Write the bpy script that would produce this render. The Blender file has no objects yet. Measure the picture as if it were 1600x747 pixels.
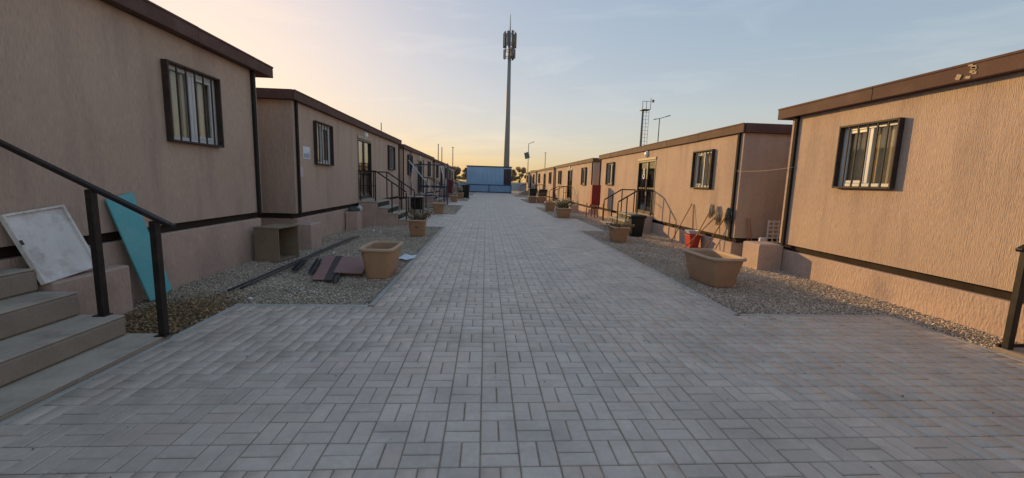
import bpy, math, random
import numpy as np
from mathutils import Vector, Matrix

random.seed(7)
rng = np.random.default_rng(7)
sc = bpy.context.scene
col = sc.collection
R = math.radians

# ------------------------------------------------------------------ camera
CAM_F, CAM_PITCH, CAM_ROLL, CAM_YAW, CAM_H = 650.0, R(7.85), R(1.7), R(3.8), 1.395
fw = Vector((math.sin(CAM_YAW) * math.cos(CAM_PITCH), math.cos(CAM_YAW) * math.cos(CAM_PITCH), -math.sin(CAM_PITCH)))
rt = Vector((math.cos(CAM_YAW), -math.sin(CAM_YAW), 0))
up = rt.cross(fw)
crt = rt * math.cos(CAM_ROLL) + up * math.sin(CAM_ROLL)
cup = up * math.cos(CAM_ROLL) - rt * math.sin(CAM_ROLL)
cd = bpy.data.cameras.new('camera')
cam = bpy.data.objects.new('camera', cd)
col.objects.link(cam)
M = Matrix((crt, cup, -fw)).transposed().to_4x4()
M.translation = Vector((0, 0, CAM_H))
cam.matrix_world = M
cd.sensor_width = 36.0
cd.lens = 36.0 * CAM_F / 1600.0
cd.clip_start = 0.05
cd.clip_end = 3000
sc.camera = cam

# ------------------------------------------------------------------ sky and sun
SUN_AZ, SUN_EL = R(34.0), R(11.6)          # azimuth to the left of the path axis
world = bpy.data.worlds.new('World')
sc.world = world
world.use_nodes = True
wn, wl = world.node_tree.nodes, world.node_tree.links
wn.clear()
w_out = wn.new('ShaderNodeOutputWorld')
w_bg = wn.new('ShaderNodeBackground')
sky = wn.new('ShaderNodeTexSky')
sky.sky_type = 'NISHITA'
sky.sun_disc = False
sky.sun_elevation = SUN_EL
sky.sun_rotation = -SUN_AZ
sky.altitude = 0
sky.air_density = 1.35
sky.dust_density = 1.0
sky.ozone_density = 2.75
w_bg.inputs['Strength'].default_value = 0.15
# thin high cirrus: a few soft streaks that lift the sky a little
tc = wn.new('ShaderNodeTexCoord')
mp = wn.new('ShaderNodeMapping')
mp.inputs['Scale'].default_value = (1.5, 2.0, 9.0)
mp.inputs['Rotation'].default_value = (R(12), R(8), R(20))
nz = wn.new('ShaderNodeTexNoise')
nz.inputs['Scale'].default_value = 2.0
nz.inputs['Detail'].default_value = 7
nz.inputs['Roughness'].default_value = 0.58
nz.inputs['Distortion'].default_value = 0.6
cr = wn.new('ShaderNodeValToRGB')
cr.color_ramp.elements[0].position = 0.52
cr.color_ramp.elements[1].position = 0.8
cr.color_ramp.elements[1].color = (0.35, 0.35, 0.35, 1)
mulc = wn.new('ShaderNodeMix')
mulc.data_type = 'RGBA'
mulc.blend_type = 'MULTIPLY'
mulc.inputs[0].default_value = 1
mulc.inputs[7].default_value = (2.6, 2.4, 2.1, 1)
mixc = wn.new('ShaderNodeMix')
mixc.data_type = 'RGBA'
wl.new(tc.outputs['Generated'], mp.inputs['Vector'])
wl.new(mp.outputs['Vector'], nz.inputs['Vector'])
wl.new(nz.outputs['Fac'], cr.inputs['Fac'])
wl.new(sky.outputs['Color'], mulc.inputs[6])
wl.new(cr.outputs['Color'], mixc.inputs[0])
wl.new(sky.outputs['Color'], mixc.inputs[6])
wl.new(mulc.outputs[2], mixc.inputs[7])
# hazy evening: soften the sky's own contrast, keep its colour
gm = wn.new('ShaderNodeGamma')
gm.inputs[1].default_value = 0.28
hs = wn.new('ShaderNodeHueSaturation')
hs.inputs['Saturation'].default_value = 2.1
tn = wn.new('ShaderNodeMix')
tn.data_type = 'RGBA'
tn.blend_type = 'MULTIPLY'
tn.inputs[0].default_value = 1
tn.inputs[7].default_value = (1.57, 1.395, 1.42, 1)
wl.new(mixc.outputs[2], gm.inputs[0])
wl.new(gm.outputs[0], hs.inputs['Color'])
wl.new(hs.outputs[0], tn.inputs[6])
wl.new(tn.outputs[2], w_bg.inputs['Color'])
wl.new(w_bg.outputs['Background'], w_out.inputs['Surface'])

sd = bpy.data.lights.new('sun', 'SUN')
sd.energy = 2.0
sd.angle = R(0.5)
sd.color = (1.0, 0.62, 0.22)
sun = bpy.data.objects.new('sun', sd)
col.objects.link(sun)
sdir = Vector((math.sin(SUN_AZ) * math.cos(SUN_EL), -math.cos(SUN_AZ) * math.cos(SUN_EL), -math.sin(SUN_EL)))
sun.rotation_euler = sdir.to_track_quat('-Z', 'Y').to_euler()
sun.location = (-20, 30, 20)

sc.view_settings.view_transform = 'Standard'
sc.view_settings.look = 'None'
sc.view_settings.gamma = 1
sc.view_settings.exposure = 1.0
sc.view_settings.use_curve_mapping = False
sc.cycles.use_denoising = True

# ------------------------------------------------------------------ materials
def new_mat(name):
    m = bpy.data.materials.new(name)
    m.use_nodes = True
    n = m.node_tree.nodes
    return m, n, m.node_tree.links, n['Principled BSDF']

def surf(name, base, rough=0.8, var=0.15, vscale=3.0, bump=0.0, bscale=40.0, stretch=(1, 1, 1), metal=0.0,
         stain=None, stain_amt=0.0, stain_scale=1.2, island=0.0, spec=0.4, dist=0.01, fine=0.0, stain_st=(1, 1, 1), odd=None, sand=None, bump2=None):
    """colour that drifts with two noises, optional stains, optional variation per piece, and fine relief"""
    m, n, l, b = new_mat(name)
    geo = n.new('ShaderNodeNewGeometry')
    def noise(scale, detail=5, st=(1, 1, 1), rough_=0.55):
        mp_ = n.new('ShaderNodeMapping')
        mp_.inputs['Scale'].default_value = st
        t = n.new('ShaderNodeTexNoise')
        t.inputs['Scale'].default_value = scale
        t.inputs['Detail'].default_value = detail
        t.inputs['Roughness'].default_value = rough_
        l.new(geo.outputs['Position'], mp_.inputs['Vector'])
        l.new(mp_.outputs['Vector'], t.inputs['Vector'])
        return t.outputs['Fac']
    def maprange(src, a, b_, c, d):
        mr = n.new('ShaderNodeMapRange')
        mr.inputs[1].default_value, mr.inputs[2].default_value = a, b_
        mr.inputs[3].default_value, mr.inputs[4].default_value = c, d
        l.new(src, mr.inputs[0])
        return mr.outputs[0]
    def math_(op, a, b_):
        mm = n.new('ShaderNodeMath')
        mm.operation = op
        for i, v in enumerate((a, b_)):
            if isinstance(v, (int, float)):
                mm.inputs[i].default_value = v
            else:
                l.new(v, mm.inputs[i])
        return mm.outputs[0]
    fac = maprange(noise(vscale), 0.3, 0.7, 1 - var, 1 + var)
    fac = math_('MULTIPLY', fac, maprange(noise(vscale * 17, 3), 0.3, 0.7, 1 - var * 0.5, 1 + var * 0.5))
    if fine:
        fac = math_('MULTIPLY', fac, maprange(noise(bscale, 2, stretch), 0.3, 0.7, 1 - fine, 1 + fine))
    if island:
        oi = n.new('ShaderNodeObjectInfo')
        s = math_('FRACT', math_('ADD', geo.outputs['Random Per Island'], oi.outputs['Random']), 0)
        fac = math_('MULTIPLY', fac, maprange(s, 0, 1, 1 - island, 1 + island))
    vm = n.new('ShaderNodeVectorMath')
    vm.operation = 'SCALE'
    vm.inputs[0].default_value = base[:3]
    l.new(fac, vm.inputs['Scale'])
    out = vm.outputs[0]
    if odd:                                   # a few pieces of another batch
        mo = n.new('ShaderNodeMix')
        mo.data_type = 'RGBA'
        l.new(maprange(s, 1 - odd[1], 1 - odd[1] + .02, 0, odd[2]), mo.inputs[0])
        l.new(out, mo.inputs[6])
        mo.inputs[7].default_value = (*odd[0], 1)
        out = mo.outputs[2]
    if sand:                                  # drifts of dust
        mo = n.new('ShaderNodeMix')
        mo.data_type = 'RGBA'
        l.new(maprange(noise(sand[1], 7, (1, 1, 1), 0.65), 0.46, 0.70, 0, sand[2]), mo.inputs[0])
        l.new(out, mo.inputs[6])
        mo.inputs[7].default_value = (*sand[0], 1)
        out = mo.outputs[2]
    if stain:
        mx = n.new('ShaderNodeMix')
        mx.data_type = 'RGBA'
        l.new(maprange(noise(stain_scale, 6, stain_st, 0.62), 0.48, 0.72, 0, stain_amt), mx.inputs[0])
        l.new(out, mx.inputs[6])
        mx.inputs[7].default_value = (*stain, 1)
        out = mx.outputs[2]
    l.new(out, b.inputs['Base Color'])
    b.inputs['Roughness'].default_value = rough
    b.inputs['Metallic'].default_value = metal
    b.inputs['Specular IOR Level'].default_value = spec
    if bump:
        bp = n.new('ShaderNodeBump')
        bp.inputs['Strength'].default_value = bump
        bp.inputs['Distance'].default_value = dist
        hgt = noise(bscale, 4, stretch)
        if bump2:
            hgt = math_('ADD', hgt, math_('MULTIPLY', noise(1.0, 3, bump2[0]), bump2[1]))
        l.new(hgt, bp.inputs['Height'])
        l.new(bp.outputs['Normal'], b.inputs['Normal'])
    return m

def glass_mat(name, tint=(0.93, 0.94, 0.93)):
    """window pane: clear with a Fresnel reflection"""
    m, n, l, b = new_mat(name)
    n.remove(b)
    out = n['Material Output']
    tr = n.new('ShaderNodeBsdfTransparent')
    tr.inputs['Color'].default_value = (*tint, 1)
    gl = n.new('ShaderNodeBsdfGlossy')
    gl.inputs['Roughness'].default_value = 0.03
    lw = n.new('ShaderNodeLayerWeight')           # Schlick: the same from both faces of the pane
    lw.inputs['Blend'].default_value = 0.5
    pw = n.new('ShaderNodeMath')
    pw.operation = 'POWER'
    pw.inputs[1].default_value = 4.0
    ma = n.new('ShaderNodeMath')
    ma.operation = 'MULTIPLY_ADD'
    ma.inputs[1].default_value = 0.90
    ma.inputs[2].default_value = 0.06
    l.new(lw.outputs['Facing'], pw.inputs[0])
    l.new(pw.outputs[0], ma.inputs[0])
    mx = n.new('ShaderNodeMixShader')
    l.new(ma.outputs[0], mx.inputs[0])
    l.new(tr.outputs[0], mx.inputs[1])
    l.new(gl.outputs[0], mx.inputs[2])
    l.new(mx.outputs[0], out.inputs['Surface'])
    return m

MT = dict(
    plaster=surf('comb_plaster', (0.535, 0.395, 0.31), 0.9, 0.07, 0.8, 0.9, 1.0, (120, 120, 12), bump2=((60, 60, 5), 0.5), stain=(0.37, 0.27, 0.235), stain_amt=0.7, stain_scale=1.0, stain_st=(3.2, 3.2, .45), dist=0.011, fine=0.13, spec=0.2),
    plinth=surf('plinth_plaster', (0.53, 0.385, 0.315), 0.9, 0.09, 1.4, 0.8, 1.0, (45, 45, 14), stain=(0.34, 0.25, 0.21), stain_amt=0.6, stain_scale=1.6, dist=0.015, fine=0.07, spec=0.2),
    trim=surf('roof_trim_metal', (0.118, 0.064, 0.053), 0.75, 0.15, 2.0, 0.1, 30, stain=(0.17, 0.11, 0.09), stain_amt=0.6, stain_scale=3, spec=0.2),
    darktrim=surf('dark_trim_metal', (0.030, 0.024, 0.023), 0.75, 0.15, 3.0, 0.05, 60, spec=0.12),
    grille=surf('grille_paint', (0.050, 0.036, 0.032), 0.6, 0.2, 8.0, 0.08, 90, stain=(0.10, 0.06, 0.04), stain_amt=0.5, stain_scale=14, spec=0.2),
    channel=surf('base_channel_steel', (0.045, 0.035, 0.031), 0.8, 0.25, 4.0, 0.1, 60, stain=(0.06, 0.042, 0.03), stain_amt=0.6, stain_scale=6, spec=0.08),  # steel colour darkened to paint in the shade under the wall's overhang
    rail=surf('rail_paint', (0.016, 0.012, 0.012), 0.45, 0.2, 6, 0.08, 120, stain=(0.06, 0.04, 0.03), stain_amt=0.5, stain_scale=12),
    white=surf('white_window_frame', (0.62, 0.63, 0.64), 0.4, 0.05, 5, 0),
    gap=surf('cabin_interior', (0.10, 0.085, 0.075), 0.9, 0.1, 2, 0),
    curtain=surf('curtain_cloth', (0.62, 0.50, 0.34), 0.9, 0.08, 6, 0.1, 80),
    glass=glass_mat('window_glass'),
    doorframe=surf('door_frame_metal', (0.035, 0.024, 0.020), 0.4, 0.15, 4, 0),
    beige=surf('beige_door_head', (0.45, 0.36, 0.24), 0.6, 0.1, 3, 0),
    concrete=surf('step_concrete', (0.48, 0.41, 0.335), 0.9, 0.12, 2.5, 0.35, 55, stain=(0.24, 0.19, 0.145), stain_amt=0.7, stain_scale=3.2, sand=((0.5, 0.41, 0.31), 1.3, 0.5), dist=0.006),
    stepside=surf('step_side_render', (0.31, 0.25, 0.195), 0.9, 0.14, 2.5, 0.4, 40, stain=(0.12, 0.09, 0.065), stain_amt=0.6, stain_scale=2.5, dist=0.006),
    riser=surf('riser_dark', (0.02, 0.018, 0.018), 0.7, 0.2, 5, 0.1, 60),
    paver=surf('paver_concrete', (0.55, 0.46, 0.385), 0.47, 0.15, 1.6, 0.4, 130, stain=(0.33, 0.275, 0.225), stain_amt=0.6, stain_scale=2.6, island=0.10, dist=0.003, spec=0.75,
               odd=((0.50, 0.37, 0.31), 0.08, 0.5), sand=((0.62, 0.51, 0.40), 0.55, 0.55)),
    joint=surf('joint_sand', (0.33, 0.265, 0.205), 1.0, 0.2, 8, 0.4, 200),
    edging=surf('edging_concrete', (0.43, 0.40, 0.36), 0.9, 0.12, 3, 0.3, 90, island=0.06),
    soil=surf('desert_soil', (0.26, 0.20, 0.15), 1.0, 0.18, 0.2, 0.6, 12, dist=0.03),
    gravelbed=surf('gravel_bed', (0.43, 0.35, 0.28), 1.0, 0.3, 2.0, 1.0, 60, stain=(0.10, 0.085, 0.07), stain_amt=0.6, stain_scale=28, dist=0.03),
    stone=surf('gravel_stone', (0.60, 0.49, 0.39), 0.95, 0.14, 1.5, 0, island=0.38),
    litter=surf('dry_leaf_litter', (0.34, 0.225, 0.115), 0.95, 0.15, 3.0, 0, island=0.6),
    tub=surf('planter_plastic', (0.44, 0.255, 0.145), 0.7, 0.08, 3, 0.1, 50, stain=(0.30, 0.18, 0.11), stain_amt=0.5, stain_scale=4),
    tubrim=surf('planter_rim', (0.52, 0.36, 0.24), 0.7, 0.08, 4, 0.1, 50),
    clay=surf('clay_pot', (0.40, 0.225, 0.12), 0.8, 0.12, 4, 0.15, 50, stain=(0.26, 0.15, 0.09), stain_amt=0.5, stain_scale=5),
    potsoil=surf('pot_soil', (0.055, 0.040, 0.030), 1.0, 0.3, 12, 1.0, 45, dist=0.05),
    twig=surf('dry_twig', (0.13, 0.085, 0.05), 0.9, 0.2, 9, 0),
    dryleaf=surf('dry_leaf', (0.17, 0.115, 0.06), 0.9, 0.25, 9, 0, island=0.4),
    leaf=surf('green_leaf', (0.055, 0.085, 0.03), 0.7, 0.25, 6, 0, island=0.4),
    teal=surf('teal_board', (0.12, 0.46, 0.50), 0.6, 0.08, 2, 0.05, 30, stain=(0.24, 0.48, 0.50), stain_amt=0.5, stain_scale=5),
    whiteboard=surf('white_board', (0.78, 0.74, 0.71), 0.7, 0.08, 5, 0.2, 30, stain=(0.48, 0.42, 0.38), stain_amt=0.9, stain_scale=7),
    cardboard=surf('plywood', (0.27, 0.20, 0.135), 0.85, 0.12, 4, 0.1, 30, (1, 1, 6), stain=(0.17, 0.13, 0.10), stain_amt=0.5, stain_scale=5),
    pinkboard=surf('pink_panel', (0.30, 0.165, 0.145), 0.75, 0.10, 4, 0.05, 30),
    steel=surf('dull_steel', (0.045, 0.045, 0.05), 0.5, 0.25, 6, 0.1, 60, metal=0.3),
    silver=surf('galvanised_tube', (0.55, 0.57, 0.60), 0.4, 0.1, 6, 0, metal=0.4),
    bluesteel=surf('blue_steel', (0.035, 0.055, 0.11), 0.5, 0.2, 4, 0),
    paper=surf('paper', (0.72, 0.76, 0.80), 0.8, 0.04, 9, 0),
    pinkpaper=surf('pink_paper', (0.62, 0.50, 0.50), 0.8, 0.04, 9, 0),
    ink=surf('faded_ink', (0.36, 0.40, 0.47), 0.8, 0.1, 9, 0),
    lamp=surf('lamp_glass', (0.80, 0.78, 0.72), 0.3, 0.03, 5, 0),
    bin=surf('bin_plastic', (0.014, 0.018, 0.016), 0.5, 0.2, 4, 0.05, 50),
    bucket=surf('red_bucket', (0.50, 0.045, 0.04), 0.45, 0.08, 5, 0),
    red=surf('red_paint', (0.27, 0.022, 0.024), 0.5, 0.12, 4, 0),
    maroon=surf('maroon_paint', (0.13, 0.016, 0.026), 0.6, 0.12, 4, 0),
    wood=surf('mop_handle', (0.34, 0.16, 0.075), 0.7, 0.2, 8, 0),
    mop=surf('mop_strings', (0.36, 0.29, 0.215), 1.0, 0.3, 30, 0, island=0.4),
    pinkmop=surf('mop_clip', (0.62, 0.26, 0.20), 0.6, 0.1, 8, 0),
    blue=surf('blue_container_paint', (0.29, 0.44, 0.62), 0.55, 0.07, 0.8, 0.03, 20, stain=(0.23, 0.35, 0.50), stain_amt=0.4, stain_scale=1.2),
    bluerail=surf('dark_blue_rail', (0.02, 0.045, 0.13), 0.5, 0.1, 2, 0),
    shutter=surf('grey_brown_door', (0.075, 0.06, 0.07), 0.7, 0.12, 2, 0),
    mast=surf('mast_steel', (0.27, 0.265, 0.25), 0.6, 0.06, 0.4, 0),
    antenna=surf('antenna_grey', (0.14, 0.145, 0.155), 0.6, 0.12, 2, 0),
    wallpale=surf('pale_boundary_wall', (0.36, 0.36, 0.37), 0.9, 0.1, 0.6, 0.2, 20),
    crown=surf('tree_leaves', (0.27, 0.235, 0.175), 0.9, 0.25, 0.6, 0, island=0.35),  # leaf colour paled to stand in for distance haze
    bark=surf('tree_bark', (0.11, 0.08, 0.06), 0.95, 0.2, 4, 0.4, 20),
    bag=surf('plastic_bag', (0.55, 0.56, 0.55), 0.5, 0.1, 8, 0.2, 40),
    cloth=surf('grey_green_cloth', (0.075, 0.09, 0.088), 0.9, 0.2, 8, 0.3, 50),
    plastic=surf('pale_plastic', (0.55, 0.56, 0.58), 0.5, 0.08, 6, 0),
    foam=surf('cracked_foam', (0.50, 0.38, 0.25), 0.95, 0.2, 20, 0.6, 60),
    rag=surf('wire_pale', (0.50, 0.38, 0.28), 0.8, 0.1, 5, 0),
)

def add_translucency(m, colr, amt):
    n, l = m.node_tree.nodes, m.node_tree.links
    tl = n.new('ShaderNodeBsdfTranslucent')
    tl.inputs['Color'].default_value = (*colr, 1)
    mx = n.new('ShaderNodeMixShader')
    mx.inputs[0].default_value = amt
    l.new(n['Principled BSDF'].outputs[0], mx.inputs[1])
    l.new(tl.outputs[0], mx.inputs[2])
    l.new(mx.outputs[0], n['Material Output'].inputs['Surface'])
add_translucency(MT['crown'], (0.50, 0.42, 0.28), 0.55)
add_translucency(MT['leaf'], (0.09, 0.13, 0.03), 0.35)

# ------------------------------------------------------------------ mesh builder
class MB:
    def __init__(self):
        self.v, self.f, self.sm = [], [], []

    def add(self, vs, fs, smooth=False):
        k = len(self.v)
        self.v += [tuple(p) for p in vs]
        self.f += [tuple(i + k for i in q) for q in fs]
        self.sm += [smooth] * len(fs)
        return self

    def obox(self, c, ax, ay, az, ch=0.0):
        """box about centre c with half-axis vectors; ch = chamfer in metres"""
        c, ax, ay, az = Vector(c), Vector(ax), Vector(ay), Vector(az)
        if ch <= 0:
            vs = [c + sx * ax + sy * ay + sz * az for sz in (-1, 1) for sy in (-1, 1) for sx in (-1, 1)]
            fs = [(0, 2, 3, 1), (4, 5, 7, 6), (0, 1, 5, 4), (2, 6, 7, 3), (0, 4, 6, 2), (1, 3, 7, 5)]
            return self.add(vs, fs)
        A = (ax, ay, az)
        L = [a.length for a in A]
        ch = min(ch, 0.45 * min(L))
        U = [a / l for a, l in zip(A, L)]
        idx, vs = {}, []
        for s in [(x, y, z) for x in (-1, 1) for y in (-1, 1) for z in (-1, 1)]:
            for d in range(3):          # vertex on the face normal to axis d
                p = c.copy()
                for k in range(3):
                    p += U[k] * s[k] * (L[k] if k == d else L[k] - ch)
                idx[s, d] = len(vs)
                vs.append(p)
        fs = []
        for d in range(3):
            e, g = (d + 1) % 3, (d + 2) % 3
            for sd_ in (-1, 1):
                q = []
                for se, sg in ((-1, -1), (1, -1), (1, 1), (-1, 1)):
                    s = [0, 0, 0]
                    s[d], s[e], s[g] = sd_, se, sg
                    q.append(idx[tuple(s), d])
                fs.append(tuple(q if sd_ > 0 else q[::-1]))
            for se in (-1, 1):          # chamfer along axis d
                for sg in (-1, 1):
                    s0, s1 = [0, 0, 0], [0, 0, 0]
                    s0[d], s1[d] = -1, 1
                    s0[e] = s1[e] = se
                    s0[g] = s1[g] = sg
                    q = (idx[tuple(s0), e], idx[tuple(s1), e], idx[tuple(s1), g], idx[tuple(s0), g])
                    fs.append(q if se * sg < 0 else q[::-1])
        for s in [(x, y, z) for x in (-1, 1) for y in (-1, 1) for z in (-1, 1)]:
            q = (idx[s, 0], idx[s, 1], idx[s, 2])
            fs.append(q if s[0] * s[1] * s[2] > 0 else q[::-1])
        return self.add(vs, fs)

    def box(self, x0, x1, y0, y1, z0, z1, ch=0.0):
        x0, x1 = min(x0, x1), max(x0, x1)
        y0, y1 = min(y0, y1), max(y0, y1)
        z0, z1 = min(z0, z1), max(z0, z1)
        return self.obox(((x0 + x1) / 2, (y0 + y1) / 2, (z0 + z1) / 2), ((x1 - x0) / 2, 0, 0), (0, (y1 - y0) / 2, 0), (0, 0, (z1 - z0) / 2), ch)

    def bar(self, p, q, w, d=None, ch=0.0, side=None):
        """square bar from p to q; side = direction of its width w"""
        p, q = Vector(p), Vector(q)
        d = w if d is None else d
        a = q - p
        u = a.normalized()
        s = Vector(side) if side else (Vector((0, 0, 1)).cross(u) if abs(u.z) < 0.95 else Vector((1, 0, 0)))
        s = (s - u * s.dot(u)).normalized()
        t = u.cross(s)
        return self.obox((p + q) / 2, s * w / 2, t * d / 2, a / 2, ch)

    def tube(self, pts, r, n=8, r1=None, caps=True, smooth=True):
        pts = [Vector(p) for p in pts]
        m = len(pts)
        rings = []
        for i, p in enumerate(pts):
            a = (pts[min(i + 1, m - 1)] - pts[max(i - 1, 0)]).normalized()
            s = a.orthogonal().normalized() if i == 0 else (s - a * s.dot(a)).normalized()
            t = a.cross(s)
            rr = r if r1 is None else r + (r1 - r) * i / (m - 1)
            rings.append([p + (s * math.cos(2 * math.pi * k / n) + t * math.sin(2 * math.pi * k / n)) * rr for k in range(n)])
        return self.loft(rings, caps, caps, smooth)

    def loft(self, rings, cap0=True, cap1=True, smooth=False):
        n = len(rings[0])
        vs = [p for r_ in rings for p in r_]
        fs = []
        for i in range(len(rings) - 1):
            for k in range(n):
                a, b = i * n + k, i * n + (k + 1) % n
                fs.append((a, b, b + n, a + n))
        k0 = len(self.f)
        self.add(vs, fs, smooth)
        base = len(self.v) - len(vs)
        if cap0:
            self.f.append(tuple(base + k for k in range(n))[::-1]); self.sm.append(False)
        if cap1:
            self.f.append(tuple(base + (len(rings) - 1) * n + k for k in range(n))); self.sm.append(False)
        return self

    def build(self, name, mat, parent=None, origin=(0, 0, 0), **props):
        me = bpy.data.meshes.new(name)
        o = Vector(origin)
        me.from_pydata([(p[0] - o.x, p[1] - o.y, p[2] - o.z) for p in self.v], [], self.f)
        if any(self.sm):
            me.polygons.foreach_set('use_smooth', self.sm)
        me.materials.append(MT[mat])
        me.update()
        ob = bpy.data.objects.new(name, me)
        col.objects.link(ob)
        if parent is not None:
            ob.parent = parent
        else:
            ob.location = o
        for k, val in props.items():
            ob[k] = val
        return ob

def np_mesh(name, V, F, mat, parent=None, **props):
    """fast mesh from arrays; F is (n, k)"""
    me = bpy.data.meshes.new(name)
    V = np.ascontiguousarray(V, np.float32)
    F = np.ascontiguousarray(F, np.int32)
    me.vertices.add(len(V))
    me.vertices.foreach_set('co', V.ravel())
    me.loops.add(F.size)
    me.loops.foreach_set('vertex_index', F.ravel())
    me.polygons.add(len(F))
    me.polygons.foreach_set('loop_start', np.arange(len(F), dtype=np.int32) * F.shape[1])
    me.update(calc_edges=True)
    me.validate()
    me.materials.append(MT[mat])
    ob = bpy.data.objects.new(name, me)
    col.objects.link(ob)
    if parent is not None:
        ob.parent = parent
    for k, val in props.items():
        ob[k] = val
    return ob

def thing(name, loc, label, category, group=None):
    o = bpy.data.objects.new(name, None)
    o.empty_display_size = 0.2
    o.location = loc
    col.objects.link(o)
    o['label'] = label
    o['category'] = category
    if group:
        o['group'] = group
    return o

def single(ob, label, category, group=None):
    ob['label'] = label
    ob['category'] = category
    if group:
        ob['group'] = group
    return ob

# ================================================================== setting: ground
def sheet(name, x0, x1, y0, y1, z, mat, nx=1, ny=1, amp=0.0, **props):
    xs, ys = np.linspace(x0, x1, nx + 1), np.linspace(y0, y1, ny + 1)
    V = np.array([(x, y, z + (rng.normal() * amp)) for y in ys for x in xs])
    F = np.array([(j * (nx + 1) + i, j * (nx + 1) + i + 1, (j + 1) * (nx + 1) + i + 1, (j + 1) * (nx + 1) + i) for j in range(ny) for i in range(nx)])
    return np_mesh(name, V, F, mat, **props)

sheet('ground', -900, 900, -300, 1500, -0.10, 'soil', kind='structure')
sheet('gravel_bed', -9.0, -1.24, -2, 56, -0.045, 'gravelbed', 20, 150, 0.006, kind='structure')
sheet('gravel_bed', 2.84, 11.0, -2, 56, -0.045, 'gravelbed', 20, 150, 0.006, kind='structure')

# ---- paving: 0.2 m basket-weave squares, two pavers each
S = 0.2
YP = 0.08                                   # phase of the rows (a joint falls at y = 1.88)
def cells(x0, x1, y0, y1):
    return [(i, j) for i in range(round((x0 + 1.2) / S), round((x1 + 1.2) / S)) for j in range(round((y0 - YP) / S), round((y1 - YP) / S))]
PADS_L = [(-0.12, 4.48, -2.6), (12.48, 17.08, -2.2), (23.48, 28.08, -2.2), (34.48, 39.08, -2.2), (45.48, 48.48, -2.2)]
PADS_R = [(-0.12, 4.28, 4.6), (12.28, 16.48, 3.6), (23.48, 27.68, 3.6), (34.28, 38.48, 3.6), (45.28, 48.48, 3.6)]
squares = set(cells(-1.2, 2.8, -0.12, 50.88))
for a, b, x in PADS_L:
    squares |= set(cells(x, -1.2, a, b))
for a, b, x in PADS_R:
    squares |= set(cells(2.8, x, a, b))

pave = MB()
pave.add([(-1.2, -.2, -.0075), (2.8, -.2, -.0075), (2.8, 50.88, -.0075), (-1.2, 50.88, -.0075)], [(0, 1, 2, 3)])
for a, b, x in PADS_L:
    pave.add([(x, a, -.0075), (-1.2, a, -.0075), (-1.2, b, -.0075), (x, b, -.0075)], [(0, 1, 2, 3)])
for a, b, x in PADS_R:
    pave.add([(2.8, a, -.0075), (x, a, -.0075), (x, b, -.0075), (2.8, b, -.0075)], [(0, 1, 2, 3)])
pavement = pave.build('pavement', 'joint', kind='structure')

def paver_template(w, d, zt=0.0, zb=-0.06, ch=0.0045):
    V = []
    for ww, dd, z in ((w / 2 - ch, d / 2 - ch, zt), (w / 2, d / 2, zt - ch), (w / 2, d / 2, zb)):
        V += [(-ww, -dd, z), (ww, -dd, z), (ww, dd, z), (-ww, dd, z)]
    F = [(0, 1, 2, 3)] + [(4 * r_ + k, 4 * (r_ + 1) + k, 4 * (r_ + 1) + (k + 1) % 4, 4 * r_ + (k + 1) % 4) for r_ in range(2) for k in range(4)]
    return np.array(V), np.array(F)
GAPJ = 0.0058
tmpl = {0: paver_template(S - GAPJ, S / 2 - GAPJ), 1: paver_template(S / 2 - GAPJ, S - GAPJ)}
pv = []
for i, j in squares:
    cx, cy = -1.2 + (i + .5) * S, YP + (j + .5) * S
    if (i + j) % 2:
        pv += [(cx, cy - S / 4, 0), (cx, cy + S / 4, 0)]
    else:
        pv += [(cx - S / 4, cy, 1), (cx + S / 4, cy, 1)]
def seen(p):
    v = Vector((p[0], p[1], -CAM_H))
    z = v.dot(fw)
    return z > 0.2 and abs(v.dot(crt) / z) < 800 / CAM_F and abs(v.dot(cup) / z) < 373 / CAM_F
pv.sort(key=lambda p: (p[0] ** 2 + p[1] ** 2) + (0 if seen(p) else 1e6))
near, far = pv[:300], pv[300:]
pm = {}
for k in (0, 1):
    V, F = tmpl[k]
    me = bpy.data.meshes.new('paver')
    me.from_pydata(V.tolist(), [], F.tolist())
    me.materials.append(MT['paver'])
    pm[k] = me
for x, y, k in near:
    o = bpy.data.objects.new('paver', pm[k])
    o.location = (x + random.uniform(-.0012, .0012), y + random.uniform(-.0012, .0012), random.uniform(-.0015, .0015))
    o.rotation_euler = (random.gauss(0, .0028), random.gauss(0, .0028), random.gauss(0, .006))
    o.parent = pavement
    col.objects.link(o)
Vs, Fs, k0 = [], [], 0
for x, y, k in far:
    V, F = tmpl[k]
    a, tx, ty = rng.normal() * .006, rng.normal() * .0028, rng.normal() * .0028
    W = V.copy()
    W[:, 0] = V[:, 0] * math.cos(a) - V[:, 1] * math.sin(a)
    W[:, 1] = V[:, 0] * math.sin(a) + V[:, 1] * math.cos(a)
    W[:, 2] += tx * V[:, 0] + ty * V[:, 1] + rng.uniform(-.0015, .0015)
    Vs.append(W + (x, y, 0))
    Fs.append(F + k0)
    k0 += len(V)
np_mesh('pavers', np.concatenate(Vs), np.concatenate(Fs), 'paver', pavement, kind='stuff')

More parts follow.
